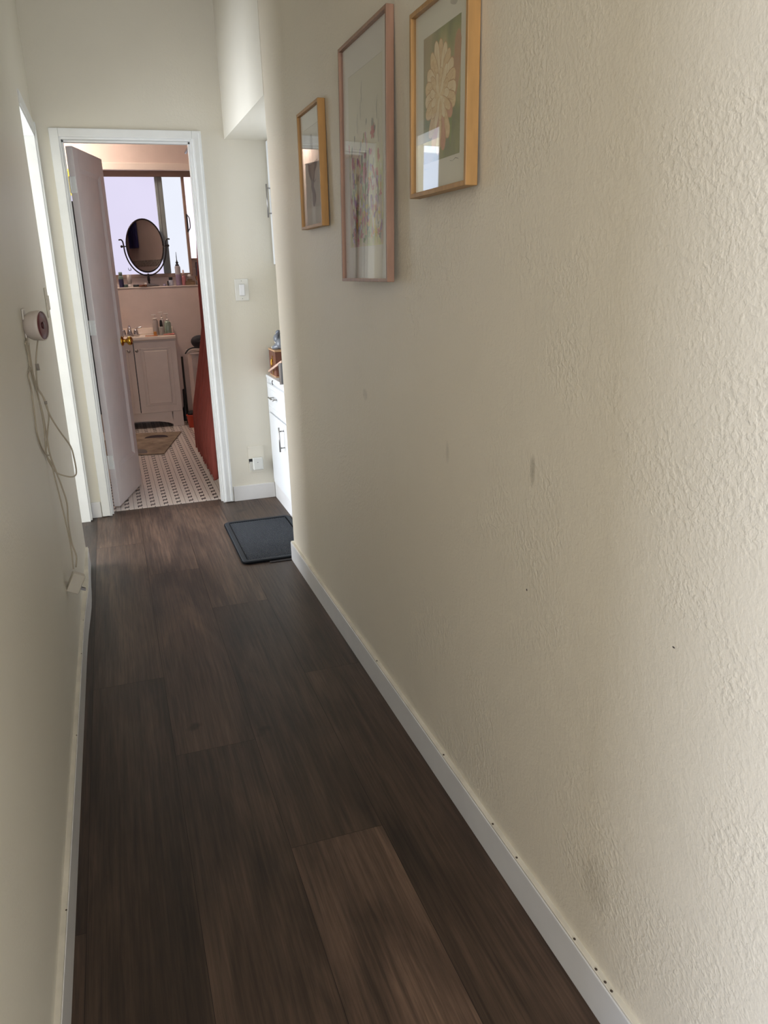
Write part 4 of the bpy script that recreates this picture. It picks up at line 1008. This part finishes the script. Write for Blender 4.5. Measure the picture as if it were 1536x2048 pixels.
greens = [ink('stem_green', (138, 150, 96)), ink('stem_olive', (160, 156, 110)), ink('stem_grey', (142, 142, 128))]
blooms = [ink('bloom_pink', (222, 130, 146)), ink('bloom_purple', (160, 104, 168)), ink('bloom_orange', (232, 164, 90)), ink('bloom_rose', (206, 108, 112)), ink('bloom_yellow', (236, 210, 84)), ink('bloom_lilac', (196, 164, 206)), ink('leaf_green', (146, 168, 76)), ink('bloom_white', (236, 230, 220)), ink('bloom_grey', (150, 148, 140))]
for k in range(44):
    y = R.uniform(-.14, .14); top = R.uniform(.16, .36) + .07 * (1 - abs(y) / .15)
    x2 = max(-.145, min(.145, y + R.uniform(-.03, .03)))
    P.stroke([(y, .10), ((y + x2) / 2 + R.uniform(-.008, .008), (.10 + top) / 2), (x2, top)], .0016, R.choice(greens))
    P.petal(x2, top - .01, R.uniform(.014, .034), R.uniform(.005, .011), R.uniform(70, 110), R.choice(blooms + greens))
for k in range(150):
    y = R.uniform(-.135, .135); z = .11 + abs(R.gauss(0, .10))
    if z > .38: continue
    m = R.choice(blooms)
    if R.random() < .45:
        for q_ in range(5): P.petal(y, z, R.uniform(.006, .013), .006, q_ * 72 + R.uniform(0, 60), m)
    else: P.petal(y, z, R.uniform(.018, .046), R.uniform(.007, .014), R.uniform(50, 130), m)
P.petal(.110, .30, .036, .020, 90, blooms[3]); P.petal(-.068, .36, .05, .014, 92, blooms[8])
for q_ in range(6): P.petal(-.072, .375, .018, .010, q_ * 60, blooms[3])
for q_ in range(6): P.petal(0.0, .295, .018, .009, q_ * 60 + 10, blooms[3])
for (y, z) in ((.060, .39), (.03, .42), (-.11, .40), (.02, .46), (-.12, .345)): P.stroke([(y, z), (y + .004, z + .03), (y - .004, z + .055)], .004, blooms[8])
P.build()

# --- small figure sketch
f3 = frame_thing('small honey-oak framed grey sketch, farthest of the three pictures', 2.808, 1.514, .296, .378, .025, .010, W_OAK, .004, paper((234, 232, 220)))
P = Print(f3, -.025 + .0115)
P.rect(-.097, .100, .066, .318, ink('sketch_paper', (226, 222, 210), (220, 216, 202)))
I_G1 = ink('sketch_grey', (118, 108, 98), (142, 132, 120), 30); I_G2 = ink('sketch_line', (160, 154, 142)); I_G3 = ink('sketch_wash', (178, 168, 150), (160, 150, 134), 24)
P.stroke([(.100, .318), (-.097, .318)], .0015, I_G2); P.stroke([(.100, .318), (.100, .066)], .0025, I_G2); P.stroke([(.090, .300), (.090, .070)], .0012, I_G2)
P.poly([(.060, .212), (.030, .204), (-.02, .206), (-.075, .212), (-.06, .190), (-.035, .176), (-.022, .150), (-.012, .132), (-.030, .116), (-.038, .10), (-.034, .085), (-.014, .068), (.006, .072), (.012, .092), (.010, .112), (.024, .132), (.020, .150), (.045, .172), (.058, .190)], I_G1)
P.poly([(.030, .200), (.0, .206), (-.03, .20), (-.02, .17), (0, .15), (.016, .165)], I_G3)
for k in range(10):
    a = k * 36; P.stroke([(0, .262), (.020 * math.cos(a), .262 + .03 * math.sin(a)), (.03 * math.cos(a + .5), .262 + .045 * math.sin(a + .5))], .0022, I_G2)
P.petal(-.002, .235, .06, .034, 90, I_G3); P.stroke([(.02, .206), (.035, .235), (.028, .262)], .003, I_G1); P.stroke([(-.005, .206), (-.02, .235), (-.015, .27)], .005, ink('sketch_rose', (176, 134, 116)))
P.stroke([(-.02, .145), (-.04, .150), (-.05, .156)], .003, I_G1); P.stroke([(.018, .132), (.040, .112), (.03, .09)], .002, I_G2)
P.build()
